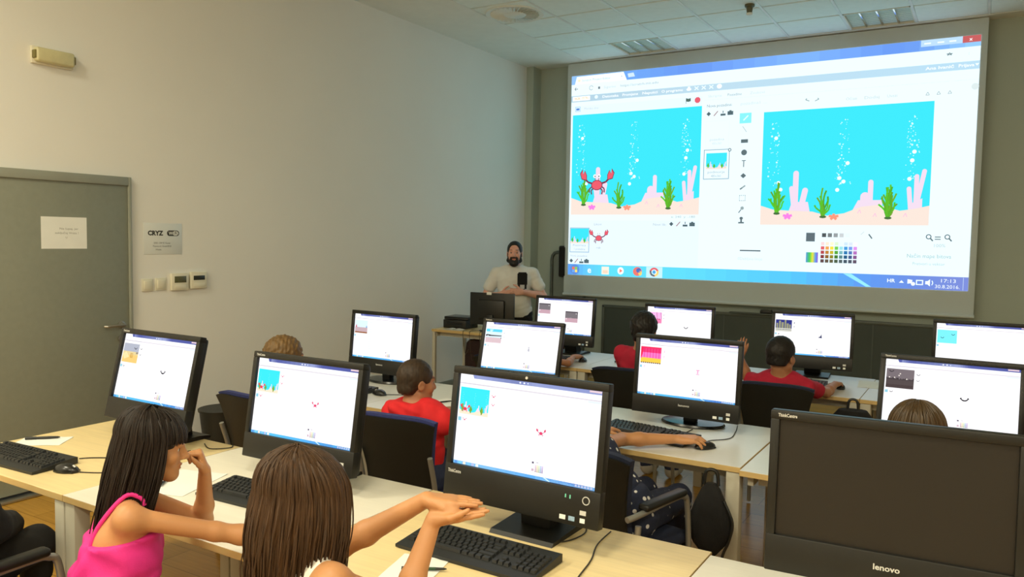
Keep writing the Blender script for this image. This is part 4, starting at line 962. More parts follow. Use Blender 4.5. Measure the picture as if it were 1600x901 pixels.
def bag(name, label, loc, w, h, d, material, rz=0.0, strap=True, pear=False):
    t = thing(name, label, 'bag', loc, rz)
    P = []; n = 28
    prof = [(0.0, 0.0), (0.10, 0.0), (0.34, 0.06), (0.72, 0.20), (1.0, 0.40), (0.94, 0.54), (0.66, 0.76), (0.42, 0.92), (0.20, 1.0), (0.0, 1.0)] if pear else [(0, 0), (0.86, 0.0), (1.0, 0.08), (1.0, 0.30), (0.97, 0.62), (0.86, 0.88), (0.62, 0.98), (0.0, 1.0)]
    for r_, z in prof:
        P.append([(r_*w/2*math.copysign(abs(math.cos(2*PI*k/n))**0.7, math.cos(2*PI*k/n)), r_*d/2*math.copysign(abs(math.sin(2*PI*k/n))**0.8, math.sin(2*PI*k/n))*(1+.05*math.sin(3*k)), z*h) for k in range(n+1)])
    MB().grid(P).build('body', material, t)
    if not pear: MB().box((0, -d*.5, h*.32), (w*.72, d*.22, h*.42), bev=0.03, seg=3).build('front_pocket', material, t)
    if strap:
        MB().tube(smooth([(-0.03, 0, h*.97), (-0.02, 0, h+.05), (0.02, 0, h+.05), (0.03, 0, h*.97)]), 0.008, 8).build('handle', M_BLACKPL, t)
        MB().tube(smooth([(w*.30, -d*.2, h*.8), (w*.50, -d*.3, h*.55), (w*.44, -d*.3, h*.3), (w*.3, -d*.2, h*.06), (w*.2, -d*.2, -0.12)]), 0.006, 8).build('strap', M_BLACKPL, t)
    return t
bag('drawstring_bag', 'black pointed bag hanging from the edge of the curtain monitor desk', (-0.96, 3.255, 0.355), 0.19, 0.325, 0.13, M_BLACKCLOTH, RD(10), True, True)
bag('backpack', 'black backpack under the front row desk, right of the boy raising his hand', (-0.66, 5.14, 0.30), 0.26, 0.40, 0.18, M_BLACKCLOTH, RD(6))
bag('shoulder_bag', 'dark brown bag hanging under the teacher desk by its left leg', (-4.47, 6.72, 0.34), 0.26, 0.32, 0.14, M_BROWNBAG, RD(0))
t = thing('computer_case', 'black computer case with a white top under the teacher desk', 'computer', (-4.02, 6.80, 0.0))
MB().box((0, 0, 0.17), (0.30, 0.42, 0.30), bev=0.006).build('case', M_BLACKPL, t); MB().box((0, -0.02, 0.329), (0.28, 0.36, 0.012), bev=0.003).build('paper_tray', M_PAPER, t); MB().box((0, -0.213, 0.2), (0.2, 0.006, 0.08)).build('drive_front', M_BLACKGL, t)
for x, y in ((-0.11, -0.16), (0.11, -0.16), (-0.11, 0.16), (0.11, 0.16)): MB().box((x, y, 0.011), (0.03, 0.03, 0.022)).build('foot', M_BLACKPL, t)
t = thing('power_strip', 'small power strip with a red switch on the floor under the nearest row', 'power strip', (-0.80, 2.9, 0.0), RD(20))
MB().box((0, 0, 0.022), (0.26, 0.055, 0.044), bev=0.006).build('housing', M_BLACKPL, t); MB().box((0.09, 0, 0.046), (0.03, 0.02, 0.008), bev=0.002).build('switch', mat('red_switch', (200, 40, 30), 0.35), t)

# ================================================================== PEOPLE
# bodies, clothes and hair are smooth blends of tapered limbs, polygonised into one continuous surface each
class Blob:
    def __init__(s): s.pr = []; s.cuts = []
    def cone(s, a, b, ra, rb, k=0.02, sub=False):
        a = np.array(a, float); b = np.array(b, float)
        s.pr.append(('c', a, b, ra, rb, k, sub, np.minimum(a-ra, b-rb), np.maximum(a+ra, b+rb))); return s
    def ball(s, c, r, k=0.02, sub=False): return s.cone(c, (c[0]+1e-4, c[1], c[2]), r, r, k, sub)
    def ell(s, c, rad, M=None, k=0.02, sub=False):
        c = np.array(c, float); rad = np.array(rad, float); M = np.eye(3) if M is None else np.array(M)
        ext = np.sqrt(((M*rad[:, None])**2).sum(0))
        s.pr.append(('e', c, rad, M, None, k, sub, c-ext, c+ext)); return s
    def cut(s, n, p):                # keep the side the normal n points away from
        n = np.array(n, float); s.cuts.append((n/np.linalg.norm(n), np.array(p, float))); return s
    def mesh(s, h, disp=None):
        lo = np.min([p[7] for p in s.pr if not p[6]], 0)-3*h; hi = np.max([p[8] for p in s.pr if not p[6]], 0)+3*h
        n = np.ceil((hi-lo)/h).astype(int)+1
        ax = [(lo[i]+h*np.arange(n[i])).astype(np.float32) for i in range(3)]
        F = np.full(n, 1.0, np.float32)
        for p in s.pr:
            k = p[5]; e = k+2*h
            i0 = np.maximum(0, np.floor((p[7]-e-lo)/h).astype(int)); i1 = np.minimum(n, np.ceil((p[8]+e-lo)/h).astype(int)+1)
            if (i1 <= i0).any(): continue
            X = ax[0][i0[0]:i1[0]][:, None, None]; Y = ax[1][i0[1]:i1[1]][None, :, None]; Z = ax[2][i0[2]:i1[2]][None, None, :]
            if p[0] == 'c':
                a, b, ra, rb = p[1:5]; ba = b-a; L2 = float(ba@ba); rr = ra-rb; a2 = max(L2-rr*rr, 1e-9); il2 = 1/L2
                px, py, pz = X-a[0], Y-a[1], Z-a[2]
                y = px*ba[0]+py*ba[1]+pz*ba[2]; z = y-L2
                x2 = (px*L2-ba[0]*y)**2+(py*L2-ba[1]*y)**2+(pz*L2-ba[2]*y)**2
                y2 = y*y*L2; z2 = z*z*L2; kk = np.sign(rr)*rr*rr*x2
                d = (np.sqrt(x2*a2*il2)+y*rr)*il2-ra
                d = np.where(np.sign(z)*a2*z2 > kk, np.sqrt(x2+z2)*il2-rb, np.where(np.sign(y)*a2*y2 < kk, np.sqrt(x2+y2)*il2-ra, d))
            else:
                c, rad, M = p[1:4]
                px, py, pz = X-c[0], Y-c[1], Z-c[2]
                q = [M[i][0]*px+M[i][1]*py+M[i][2]*pz for i in range(3)]
                k0 = np.sqrt(sum((q[i]/rad[i])**2 for i in range(3))); k1 = np.sqrt(sum((q[i]/rad[i]**2)**2 for i in range(3)))
                d = k0*(k0-1)/np.maximum(k1, 1e-6)
            sl = tuple(slice(i0[i], i1[i]) for i in range(3)); f = F[sl]
            if p[6]: d = -d; hh = np.maximum(k-np.abs(f-d), 0)/max(k, 1e-6); F[sl] = np.maximum(f, d)+hh*hh*k*.25
            else: hh = np.maximum(k-np.abs(f-d), 0)/max(k, 1e-6); F[sl] = np.minimum(f, d)-hh*hh*k*.25
        X, Y, Z = ax[0][:, None, None], ax[1][None, :, None], ax[2][None, None, :]
        if disp is not None:
            m = np.abs(F) < 0.03
            ii = np.nonzero(m); F[ii] += disp(ax[0][ii[0]], ax[1][ii[1]], ax[2][ii[2]]).astype(np.float32)
        for nn, pp in s.cuts:
            F = np.maximum(F, (X-np.float32(pp[0]))*np.float32(nn[0])+(Y-np.float32(pp[1]))*np.float32(nn[1])+(Z-np.float32(pp[2]))*np.float32(nn[2]))
        S = F < 0
        C = [S[i:S.shape[0]-1+i, j:S.shape[1]-1+j, l:S.shape[2]-1+l] for i in (0, 1) for j in (0, 1) for l in (0, 1)]
        an = C[0].copy(); al = C[0].copy()
        for q in C[1:]: an |= q; al &= q
        act = an & ~al; ci = np.stack(np.nonzero(act), 1); N = len(ci)
        idx = np.full(act.shape, -1, np.int32); idx[act] = np.arange(N)
        acc = np.zeros((N, 3)); cnt = np.zeros(N)
        cor = [(i, j, l) for i in (0, 1) for j in (0, 1) for l in (0, 1)]
        val = [F[ci[:, 0]+o[0], ci[:, 1]+o[1], ci[:, 2]+o[2]] for o in cor]
        for a in range(8):
            for b in range(a+1, 8):
                df = [cor[b][q]-cor[a][q] for q in range(3)]
                if sum(abs(q) for q in df) != 1: continue
                m = (val[a] < 0) != (val[b] < 0); t = val[a][m]/(val[a][m]-val[b][m])
                for q in range(3): acc[m, q] += cor[a][q]+t*df[q]
                cnt[m] += 1
        V = (ci+acc/cnt[:, None])*h+lo
        Q = []
        for q in range(3):
            o1, o2 = (q+1) % 3, (q+2) % 3
            sa = [slice(0, None)]*3; sb = [slice(0, None)]*3
            sa[q] = slice(0, -1); sb[q] = slice(1, None)
            d = S[tuple(sa)] != S[tuple(sb)]; e = np.stack(np.nonzero(d), 1)
            e = e[(e[:, o1] > 0) & (e[:, o2] > 0) & (e[:, o1] < S.shape[o1]-1) & (e[:, o2] < S.shape[o2]-1)]
            def at(d1, d2):
                g = e.copy(); g[:, o1] += d1; g[:, o2] += d2; return idx[g[:, 0], g[:, 1], g[:, 2]]
            quad = np.stack([at(-1, -1), at(0, -1), at(0, 0), at(-1, 0)], 1)
            inside = S[e[:, 0], e[:, 1], e[:, 2]]
            quad[~inside] = quad[~inside][:, ::-1]
            Q.append(quad[(quad >= 0).all(1)])
        return V, np.concatenate(Q)
    def build(s, name, mats, parent, h, disp=None, tint=None):
        V, Q = s.mesh(h, disp)
        V = V-np.array(parent.location)
        me = bpy.data.meshes.new(name); me.vertices.add(len(V)); me.vertices.foreach_set('co', V.astype(np.float32).ravel())
        me.loops.add(Q.size); me.loops.foreach_set('vertex_index', Q.ravel().astype(np.int32))
        me.polygons.add(len(Q)); me.polygons.foreach_set('loop_start', np.arange(0, Q.size, 4, dtype=np.int32))
        me.polygons.foreach_set('use_smooth', np.ones(len(Q), bool))
        if tint is not None:
            c = np.ones((len(V), 4), np.float32); c[:, :3] = tint(V+np.array(parent.location))
            me.update(calc_edges=True); at = me.color_attributes.new('Tint', 'FLOAT_COLOR', 'POINT'); at.data.foreach_set('color', c.ravel())
        me.materials.append(mats); me.update(calc_edges=True); me.validate()
        o = bpy.data.objects.new(name, me); COL.objects.link(o); o.parent = parent
        return o
def skin(name, rgb, tinted=False):
    m = mat(name, rgb, 0.5, var=0.05, scale=14, sss=0.12, bump=0.08, bscale=350)
    if tinted:
        nt = m.node_tree; b = nt.nodes['Principled BSDF']; l = b.inputs['Base Color'].links[0].from_socket
        a = nt.nodes.new('ShaderNodeAttribute'); a.attribute_name = 'Tint'; mx = nt.nodes.new('ShaderNodeMixRGB'); mx.blend_type = 'MULTIPLY'; mx.inputs['Fac'].default_value = 1
        nt.links.new(l, mx.inputs['Color1']); nt.links.new(a.outputs['Color'], mx.inputs['Color2']); nt.links.new(mx.outputs['Color'], b.inputs['Base Color'])
    return m
def hairmat(name, rgb, var=0.35):
    return mat(name, rgb, 0.55, var=var, scale=30, stretch=(3, 3, 0.4), bump=0.25, bscale=260, spec=0.4)
M_SKIN = skin('tanned_child_skin', (198, 142, 94), True); M_SKIN2 = skin('olive_child_skin', (176, 122, 86), True); M_SKIN3 = skin('fair_adult_skin', (222, 166, 146), True)
M_HDARK = hairmat('dark_brown_hair', (30, 20, 13)); M_HBROWN = hairmat('brown_hair', (66, 45, 26)); M_HBLACK = hairmat('black_hair', (24, 20, 18)); M_HBLOND = hairmat('dark_blond_hair', (112, 86, 50)); M_HBUZZ = hairmat('cropped_dark_hair', (56, 42, 28))
M_PINK = mat('pink_fabric', (226, 44, 140), 0.75, var=0.08, scale=20, bump=0.3, bscale=300)
M_WHITEF = mat('white_fabric', (240, 236, 226), 0.85, var=0.03, scale=20, bump=0.25, bscale=300)
M_REDF = mat('red_fabric', (222, 34, 40), 0.85, var=0.08, scale=20, bump=0.3, bscale=300)
M_CRIMSON = mat('crimson_fabric', (176, 22, 52), 0.85, var=0.08, scale=20, bump=0.3, bscale=300)
M_GREYF = mat('grey_fabric', (110, 112, 110), 0.9, var=0.08, scale=20, bump=0.3, bscale=300)
M_DENIM = mat('denim_fabric', (52, 62, 92), 0.9, var=0.15, scale=60, bump=0.3, bscale=400)
M_BEIGEF = mat('beige_fabric', (170, 150, 120), 0.9, var=0.08, scale=20)
M_EYE = mat('eye_white', (236, 232, 226), 0.25); M_IRIS = mat('brown_iris', (40, 26, 18), 0.2); M_SHOE = mat('pale_canvas', (200, 196, 184), 0.8)
M_STAR = M_NAVY.copy(); M_STAR.name = 'navy_fabric_white_stars'
_nt = M_STAR.node_tree; _b = _nt.nodes['Principled BSDF']; _l = _b.inputs['Base Color'].links[0].from_socket
_tc2 = _nt.nodes.new('ShaderNodeTexCoord'); _vo = _nt.nodes.new('ShaderNodeTexVoronoi'); _vo.inputs['Scale'].default_value = 24
_cr = _nt.nodes.new('ShaderNodeValToRGB'); _cr.color_ramp.elements[0].position = 0.19; _cr.color_ramp.elements[0].color = (1, 1, 1, 1); _cr.color_ramp.elements[1].position = 0.24; _cr.color_ramp.elements[1].color = (0, 0, 0, 1)
_mx = _nt.nodes.new('ShaderNodeMixRGB'); _nt.links.new(_tc2.outputs['Object'], _vo.inputs['Vector']); _nt.links.new(_vo.outputs['Distance'], _cr.inputs['Fac'])
_nt.links.new(_cr.outputs['Color'], _mx.inputs['Fac']); _nt.links.new(_l, _mx.inputs['Color1']); _mx.inputs['Color2'].default_value = (0.7, 0.7, 0.68, 1); _nt.links.new(_mx.outputs['Color'], _b.inputs['Base Color'])

A = lambda *v: np.array(v, float)
def unit(v): v = np.array(v, float); return v/np.linalg.norm(v)
def frame3(f, up=(0, 0, 1)):
    """rows: right, forward, up"""
    f = unit(f); r = unit(np.cross(f, up)); return np.stack([r, f, np.cross(r, f)])
class Head:
    def __init__(s, c, fwd, up=(0, 0, 1), k=1.0): s.c = A(*c); s.M = frame3(fwd, up); s.k = k
    def p(s, r, f, u): return s.c+(A(r, f, u)*s.k)@s.M
    def skin(s, B, neck, face=True):
        k = s.k; e = lambda c, r, kk=.02, sub=False: B.ell(s.p(*c), A(*r)*k, s.M, kk*k, sub)
        co = lambda a, b, ra, rb, kk=.015, sub=False: B.cone(s.p(*a), s.p(*b), ra*k, rb*k, kk*k, sub)
        e((0, -.018, .032), (.074, .094, .084)); e((0, .028, -.035), (.058, .060, .078), .03)
        e((0, .066, -.098), (.020, .020, .018), .03)
        for q in (-1, 1):
            co((q*.050, .0, -.062), (q*.014, .062, -.100), .016, .017, .03)
            e((q*.038, .058, -.028), (.024, .024, .026), .02)
            e((q*.076, -.012, -.012), (.009, .020, .031), .006); e((q*.083, -.012, -.010), (.007, .011, .018), .005, True)
        if face:
            co((-.030, .078, .020), (.030, .078, .020), .013, .013, .02)
            for q in (-1, 1): e((q*.031, .100, .000), (.019, .020, .013), .012, True)
            co((0, .086, .008), (0, .108, -.030), .008, .0115, .012)
            for q in (-1, 1): e((q*.012, .096, -.034), (.009, .010, .008), .008)
            e((0, .088, -.060), (.021, .010, .0065), .006); e((0, .086, -.071), (.018, .010, .007), .006)
            e((0, .100, -.0655), (.022, .010, .0016), .003, True)
        B.cone(s.p(0, -.022, -.07), neck, .046*k, .050*k, .03)
    def tint(s, V):
        q = (V-s.c)@s.M.T/s.k; t = np.ones((len(V), 3))
        d = np.sqrt((q[:, 0]/.022)**2+((q[:, 1]-.092)/.014)**2+((q[:, 2]+.0655)/.011)**2); t[d < 1] = (.86, .62, .60)
        for z in (-1, 1):
            w_ = np.abs(q[:, 2]-.028-.10*(.034-np.abs(q[:, 0]-z*.034))*.4) < .0045
            m = w_ & (np.abs(q[:, 0]-z*.034) < .020) & (q[:, 1] > .05); t[m] = (.28, .22, .18)
        return t
    def eyes(s, par):
        for q in (-1, 1):
            o = s.p(q*.031, .0685, .0)-np.array(par.location); Mx = Matrix.Translation(Vector(o)) @ Matrix([list(s.M[:, i]) if 0 else list(s.M.T[i]) for i in range(3)]).to_4x4()
            r = .0118*s.k
            m = MB().lathe([(0, -r)]+[(r*math.sin(PI*i/10), -r*math.cos(PI*i/10)) for i in range(1, 10)]+[(0, r)], 14, 0, Mx)
            m.lathe([(0, 0), (r*.55, -.0), (r*.50, r*.14), (0, r*.17)], 12, 1, Mx @ Matrix.Translation((0, r*.86, 0)) @ Matrix.Rotation(R(-90), 4, 'X'))
            m.build('eye', [M_EYE, M_IRIS], next((c_ for c_ in par.children if c_.name.startswith('body')), par))
    def cap(s, B, t=.009, low=-.055, nape=True, sides=True, face=0.0):
        """short hair over the skull"""
        k = s.k
        B.ell(s.p(0, -.018, .034), A(.074+t, .094+t, .084+t)*k, s.M, .01)
        if nape: B.ell(s.p(0, -.060, -.030), A(.060+t*.5, .045+t*.6, .055)*k, s.M, .02)
        B.ell(s.p(0, .112, -.050+face), A(.098, .075, .112)*k, s.M, .01, True)
        if sides:
          for q in (-1, 1): B.ell(s.p(q*.09, .008, -.055), A(.035, .040, .062)*k, s.M, .012, True)
        B.cut(-s.M[2], s.p(0, 0, low))
def hand(B, w, d, n, thumb, k=1.0, curl=(.25, .25, .2), spread=.06, tcurl=.3, lens=None, tout=.75):
    """w wrist, d direction of the fingers, n direction the palm faces, thumb the side the thumb is on"""
    d = unit(d); n = unit(n-np.dot(n, d)*d); s = unit(thumb-np.dot(thumb, d)*d-np.dot(thumb, n)*n)
    P = lambda x, y, z: w+(s*x+d*y+n*z)*k
    kn = [.030, .010, -.010, -.029]; ky = [.082, .086, .082, .073]
    for i in range(4):
        B.cone(P(kn[i]*.55, .004, 0), P(kn[i], ky[i], 0), .0145*k, .0110*k, .012*k)
    B.cone(P(.016, .02, .006), P(.022, .05, .008), .014*k, .012*k, .015*k); B.cone(P(-.018, .02, .006), P(-.02, .06, .007), .012*k, .010*k, .015*k)
    L = lens or (.070, .078, .072, .056)
    for i in range(4):
        p = P(kn[i], ky[i], 0); a = 0; dd = unit(d+s*spread*(1.5-i)*.9)
        for j, fr in enumerate((.46, .30, .24)):
            a += curl[j]*(1+.10*i); v = dd*math.cos(a)+n*math.sin(a); q = p+v*L[i]*fr*k
            B.cone(p, q, (.0092, .0084, .0075)[j]*k, (.0084, .0075, .0066)[j]*k, .004*k); p = q
    p = P(.022, .022, .004); v = unit(s*tout+d*.62+n*.25*tout/.75)
    for j, l in enumerate((.040, .032, .026)):
        q = p+v*l*k; B.cone(p, q, (.0135, .0105, .0092)[j]*k, (.0105, .0092, .0075)[j]*k, .006*k); p = q
        v = unit(v+d*tcurl+n*tcurl*.3-s*tcurl*.5)
def strands(head, n, dark, length, az, k=None, thick=.0024, fall=None, layers=(.008, .016), seed=1, wave=.006, drift=(0, 0, 0), crown=(0, -.02), bang=None, bang_len=.075, spread=1.0, taper=.5):
    """locks of hair: each starts on the crown, follows the skull, then falls"""
    rr = random.Random(seed); m = MB(); s = head
    for i in range(n):
        th = R(az[0]+(az[1]-az[0])*rr.random()); off = layers[0]+(layers[1]-layers[0])*rr.random()
        isb = bang and abs(((math.degrees(th)+180) % 360)-180) < bang
        ph0 = R(2+50*rr.random()**1.2); ph1 = R(82+9*rr.random()); pts = []
        a, b, c = .074+off, .094+off, .084+off
        nst = 9
        for j in range(nst):
            ph = ph0+(ph1-ph0)*j/(nst-1)
            pts.append(A(a*math.sin(ph)*math.sin(th), -.018+b*math.sin(ph)*math.cos(th)+crown[1]*(1-j/(nst-1)), .032+c*math.cos(ph)))
        L = bang_len*(.8+.3*rr.random()) if isb else length*(.80+.28*rr.random())
        tail = 3 if isb else 12; ph_ = rr.random()*6; am = wave*rr.random(); p0 = pts[-1].copy(); out = A(math.sin(th), math.cos(th), 0)
        for j in range(1, tail+1):
            t = j/tail; p = p0+A(0, 0, -L*t)
            if not isb:
                p += out*(.012*math.sin(PI*t)*spread-.022*t*t)+A(math.sin(ph_+5*t), math.cos(ph_*1.3+4*t), 0)*am*t*2
                p += A(*drift)*t*t
            pts.append(p)
        W = [s.c+(p*s.k)@s.M for p in pts]
        if fall is not None: W = [fall(w_, i_ / (len(W)-1)) for i_, w_ in enumerate(W)]
        th_ = thick*s.k*(.7+.6*rr.random())
        rs = [th_*(.6 if j == 0 else 1.0)*(1-taper*max(0, j/(len(W)-1)-.5)*2) for j in range(len(W))]
        m.tube([tuple(w_) for w_ in W], rs, 5, 0, False)
    return m
def merge_hair(name, mb, blob, material, parent, h, disp=None):
    V, Q = blob.mesh(h, disp); mb.add([tuple(v) for v in V], [tuple(int(i) for i in q) for q in Q], 0, True)
    L = Vector(parent.location); mb.v = [tuple(Vector(v)-L) for v in mb.v]
    return mb.build(name, material, parent, recalc=False)
def hnoise(amp, sc=(60, 60, 12)):
    return lambda x, y, z: amp*(np.sin(x*sc[0]*1.7+3*np.sin(z*sc[2]))*np.sin(y*sc[1]*1.3+2*np.sin(x*31))+.6*np.sin(x*sc[0]*3.1+y*sc[1]*2.3))
def folds(amp, seed=0):
    return lambda x, y, z: amp*(np.sin(x*38+7*np.sin(z*19+seed)+y*23)*.6+np.sin(z*47+5*np.sin(x*21+seed)+y*31)*.4)

class Figure:
    w = 1.0
    """joints in room coordinates"""
    def __init__(s, name, label, base, cat='person', group=None): s.t = thing(name, label, cat, base, 0, group); s.J = {}
    def seated(s, x, y, ang, k=1.0, lean=.04, head_turn=0.0, head_pitch=0.0, seat=.46, twist=0.0):
        """a sitter of sitting height about 0.76*k facing ang (radians from +Y, to the left)"""
        f = A(-math.sin(ang), math.cos(ang), 0); r = A(math.cos(ang), math.sin(ang), 0)
        f2 = A(-math.sin(ang+twist), math.cos(ang+twist), 0); r2 = A(math.cos(ang+twist), math.sin(ang+twist), 0)
        o = A(x, y, 0); s.k = k; s.f = f; s.r = r; s.f2 = f2; s.r2 = r2; z = lambda v: A(0, 0, seat+v*k); J = s.J
        J['pel'] = o+z(.10); J['wst'] = o+f*lean*.4+z(.22); J['chs'] = o+f*lean*.8+z(.38); J['nck'] = o+f*lean*1.1+z(.505)
        for n_, q in (('L', -1), ('R', 1)):
            J['sh'+n_] = o+f*lean+r2*q*.150*k+z(.455); J['hip'+n_] = o+r*q*.075*k+z(.095)
            J['kn'+n_] = o+r*q*.09*k+f*.40*k+z(.07); J['an'+n_] = o+r*q*.09*k+f*.40*k+A(0, 0, .085); J['to'+n_] = J['an'+n_]+f*.13*k-A(0, 0, .05)
        hf = A(-math.sin(ang+head_turn)*math.cos(head_pitch), math.cos(ang+head_turn)*math.cos(head_pitch), math.sin(head_pitch))
        s.H = Head(J['nck']+f*.02*k+A(0, 0, .145*k), hf, k=.93 if k < .95 else k)
        return s
    def arm(s, side, elbow, wrist, d=None, n=None, thumb=None, curl=(.3, .3, .2), **kw):
        s.J['el'+side] = A(*elbow); s.J['wr'+side] = A(*wrist)
        d = unit(A(*wrist)-A(*elbow)) if d is None else A(*d)
        s.J['hd'+side] = (d, A(0, 0, -1) if n is None else A(*n), A(*(thumb if thumb is not None else (-s.r2 if side == 'R' else s.r2))), curl, kw)
    def body(s, material, h=.008, adult=False, face=True, tint=True, ak=1.0):
        J = s.J; k = s.k; B = Blob(); w = 1.15 if adult else s.w
        T = lambda a, b, ra, rb, kk=.04: B.cone(a, b, ra*k, rb*k, kk)
        r = s.r; r2 = s.r2
        for q in (-1, 1):
            T(J['pel']+r*q*.045*k, J['wst']+r*q*.035*k, .088*w, .074*w); T(J['wst']+r*q*.035*k, J['chs']+r2*q*.050*k, .074*w, .080*w); T(J['chs']+r2*q*.050*k, J['nck']+r2*q*.03*k-A(0, 0, .05*k), .078*w, .05*w)
        for n_ in 'LR':
            T(J['nck']-A(0, 0, .025*k), J['sh'+n_], .036*w, .030*w, .03); q_ = -1 if n_ == 'L' else 1; T(J['chs']+r2*q_*.055*k+A(0, 0, .03*k), J['sh'+n_]-A(0, 0, .012*k), .062*w, .030*w, .05)
            T(J['hip'+n_], J['kn'+n_], .074*w, .052*w); T(J['kn'+n_], J['an'+n_], .048*w, .032*w, .03); T(J['an'+n_], J['to'+n_], .034*w, .024*w, .02)
            if 'el'+n_ in J:
                w0 = w; w = w*ak; T(J['sh'+n_], J['el'+n_], .034*w, .031*w, .025); e, wr = J['el'+n_], J['wr'+n_]
                T(e, e+(wr-e)*.3, .031*w, .033*w, .015); T(e+(wr-e)*.3, wr, .033*w, .0215*w, .015); w = w0
                d, n, th, cu, kw = J['hd'+n_]; hand(B, wr, d, n, th, kw.pop('hk', .84*k if not adult else .98), cu, **kw)
        s.H.skin(B, J['nck'], face)
        return B.build('body', material, s.t, h, None, s.H.tint if tint else None)
    def shirt(s, name, material, h=.009, sleeve=.45, infl=.010, low=None, neck=True, fold=.003, adult=False, hood=False, label=None, loose=0.0, strap=1.0):
        J = s.J; k = s.k; B = Blob(); w = 1.15 if adult else s.w; r = s.r; r2 = s.r2
        T = lambda a, b, ra, rb, kk=.04: B.cone(a, b, ra*k+infl, rb*k+infl, kk)
        for q in (-1, 1):
            T(J['pel']+r*q*.045*k, J['wst']+r*q*.035*k, .088*w+loose, .076*w+loose); T(J['wst']+r*q*.035*k, J['chs']+r2*q*.050*k, .076*w+loose, .080*w+loose*.5); T(J['chs']+r2*q*.050*k, J['nck']+r2*q*.03*k-A(0, 0, .05*k), .078*w, .05*w)
        for n_ in 'LR':
            q_ = J['nck']-A(0, 0, .025*k); T(q_, q_+(J['sh'+n_]-q_)*strap, .037*w, .036*w, .03)
            if strap < 1:
                q_ = -1 if n_ == 'L' else 1; a_ = J['chs']+r2*q_*.055*k+A(0, 0, .03*k); T(a_, a_+(J['sh'+n_]-a_)*.45, .066*w, .050*w, .04)
            if strap == 1: q_ = -1 if n_ == 'L' else 1; T(J['chs']+r2*q_*.055*k+A(0, 0, .03*k), J['sh'+n_]-A(0, 0, .012*k), .062*w, .032*w, .05)
            if sleeve and 'el'+n_ in J:
                a, b = J['sh'+n_], J['el'+n_]
                if sleeve <= 1: T(a, a+(b-a)*sleeve, .038*w, .044*w, .025)
                else:
                    c_ = J['wr'+n_]; T(a, b, .040*w, .037*w, .025); T(b, b+(c_-b)*(sleeve-1), .037*w, .030*w, .02)
        if neck: B.cone(J['nck']+A(0, 0, .03*k), J['nck']+A(0, 0, .16*k), .050*w*k, .058*w*k, .012, True)
        if hood:
            c_ = J['nck']-s.f*.055*k-A(0, 0, .02); B.ell(c_, A(.10, .05, .055)*k, np.stack([s.r2, s.f, A(0, 0, 1)]), .03)
            for q in (-1, 1): B.cone(c_+s.r2*q*.07*k, J['nck']+s.r2*q*.055*k+s.f*.05*k, .035*k, .025*k, .03)
            B.ell(J['nck']-s.f*.04*k+A(0, 0, .05), A(.075, .05, .035)*k, np.stack([s.r2, s.f, A(0, 0, 1)]), .02, True)
        if low is not None: B.cut((0, 0, -1), (0, 0, low))
        o = B.build(name, material, s.t, h, folds(fold, k*9)); 
        if label: o['label'] = label
        return o
    def trousers(s, material, h=.012, upto=1.0, name='trousers', adult=False):
        J = s.J; k = s.k; B = Blob(); w = 1.15 if adult else 1.0
        for q in (-1, 1): B.cone(J['pel']+s.r*q*.045*k-A(0, 0, .02), J['pel']+s.r*q*.045*k+A(0, 0, .06*k), .098*w*k, .095*w*k, .04)
        for n_ in 'LR':
            B.cone(J['hip'+n_], J['kn'+n_], .088*w*k, .066*w*k, .03)
            if upto > 0: B.cone(J['kn'+n_], J['kn'+n_]+(J['an'+n_]-J['kn'+n_])*upto, .062*w*k, .050*w*k, .02)
        return B.build(name, material, s.t, h, folds(.004, 3))
    def shoes(s, material):
        for n_ in 'LR':
            J = s.J; B = Blob(); a, b = J['an'+n_], J['to'+n_]; g = .024
            B.cone((a[0], a[1], g+.022), (b[0], b[1], g+.012), .044*s.k, .036*s.k, .02); B.cone(a-A(0, 0, .02), a+A(0, 0, .0), .045*s.k, .043*s.k, .02); B.cut((0, 0, -1), (0, 0, .002))
            B.build('shoe', material, s.t, .008)
def ang_of(d): return math.atan2(-d[0], d[1])

# ---- girl in pink, at the left of the nearest row, chin on her hand
F = Figure('person', 'girl with long dark hair and fringe in a pink strappy top, chin on her fist', (-2.09, 1.20, 0))
F.seated(-2.10, 1.235, ang_of((.55, .83)), .98, lean=.10, head_turn=R(6), head_pitch=R(-10))
F.J['shR'] = A(-1.945, 1.245, .935); F.J['shL'] = A(-2.195, 1.41, .915); F.J['nck'] = A(-2.065, 1.325, .965)
F.H = Head((-2.020, 1.382, 1.089), (.62, .80, -.16), k=.79)
F.arm('R', (-1.845, 1.445, .855), (-1.725, 1.645, .785), d=(.50, .85, -.08), n=(0, 0, -1), thumb=(-.8, .5, 0))
F.arm('L', (-2.11, 1.61, .785), (-2.020, 1.545, .978), d=(-.05, -.25, 1), n=(-.5, -.75, .0), thumb=(.8, -.5, .2), curl=(1.25, 1.2, .7), hk=.76)
F.w = .90; F.body(M_SKIN, .0055, ak=.95)
B = Blob(); J = F.J; k = F.k                      # camisole: flared, with two thin straps
for q in (-1, 1):
    B.cone(J['pel']+F.r*q*.05-A(0, 0, .01), J['wst']+F.r*q*.04, .130, .108, .04); B.cone(J['wst']+F.r*q*.04, J['chs']+F.r*q*.045-A(0, 0, .0), .106, .084, .04)
for q in (-1, 1): B.cone(J['chs']+F.r*q*.05-A(0, 0, .05), J['chs']+F.r*q*.055+A(0, 0, .05), .096, .088, .04)
B.cut((-.12, -.1, 1), J['chs']+A(0, 0, .030)); B.build('camisole', M_PINK, F.t, .007, folds(.007, 2))
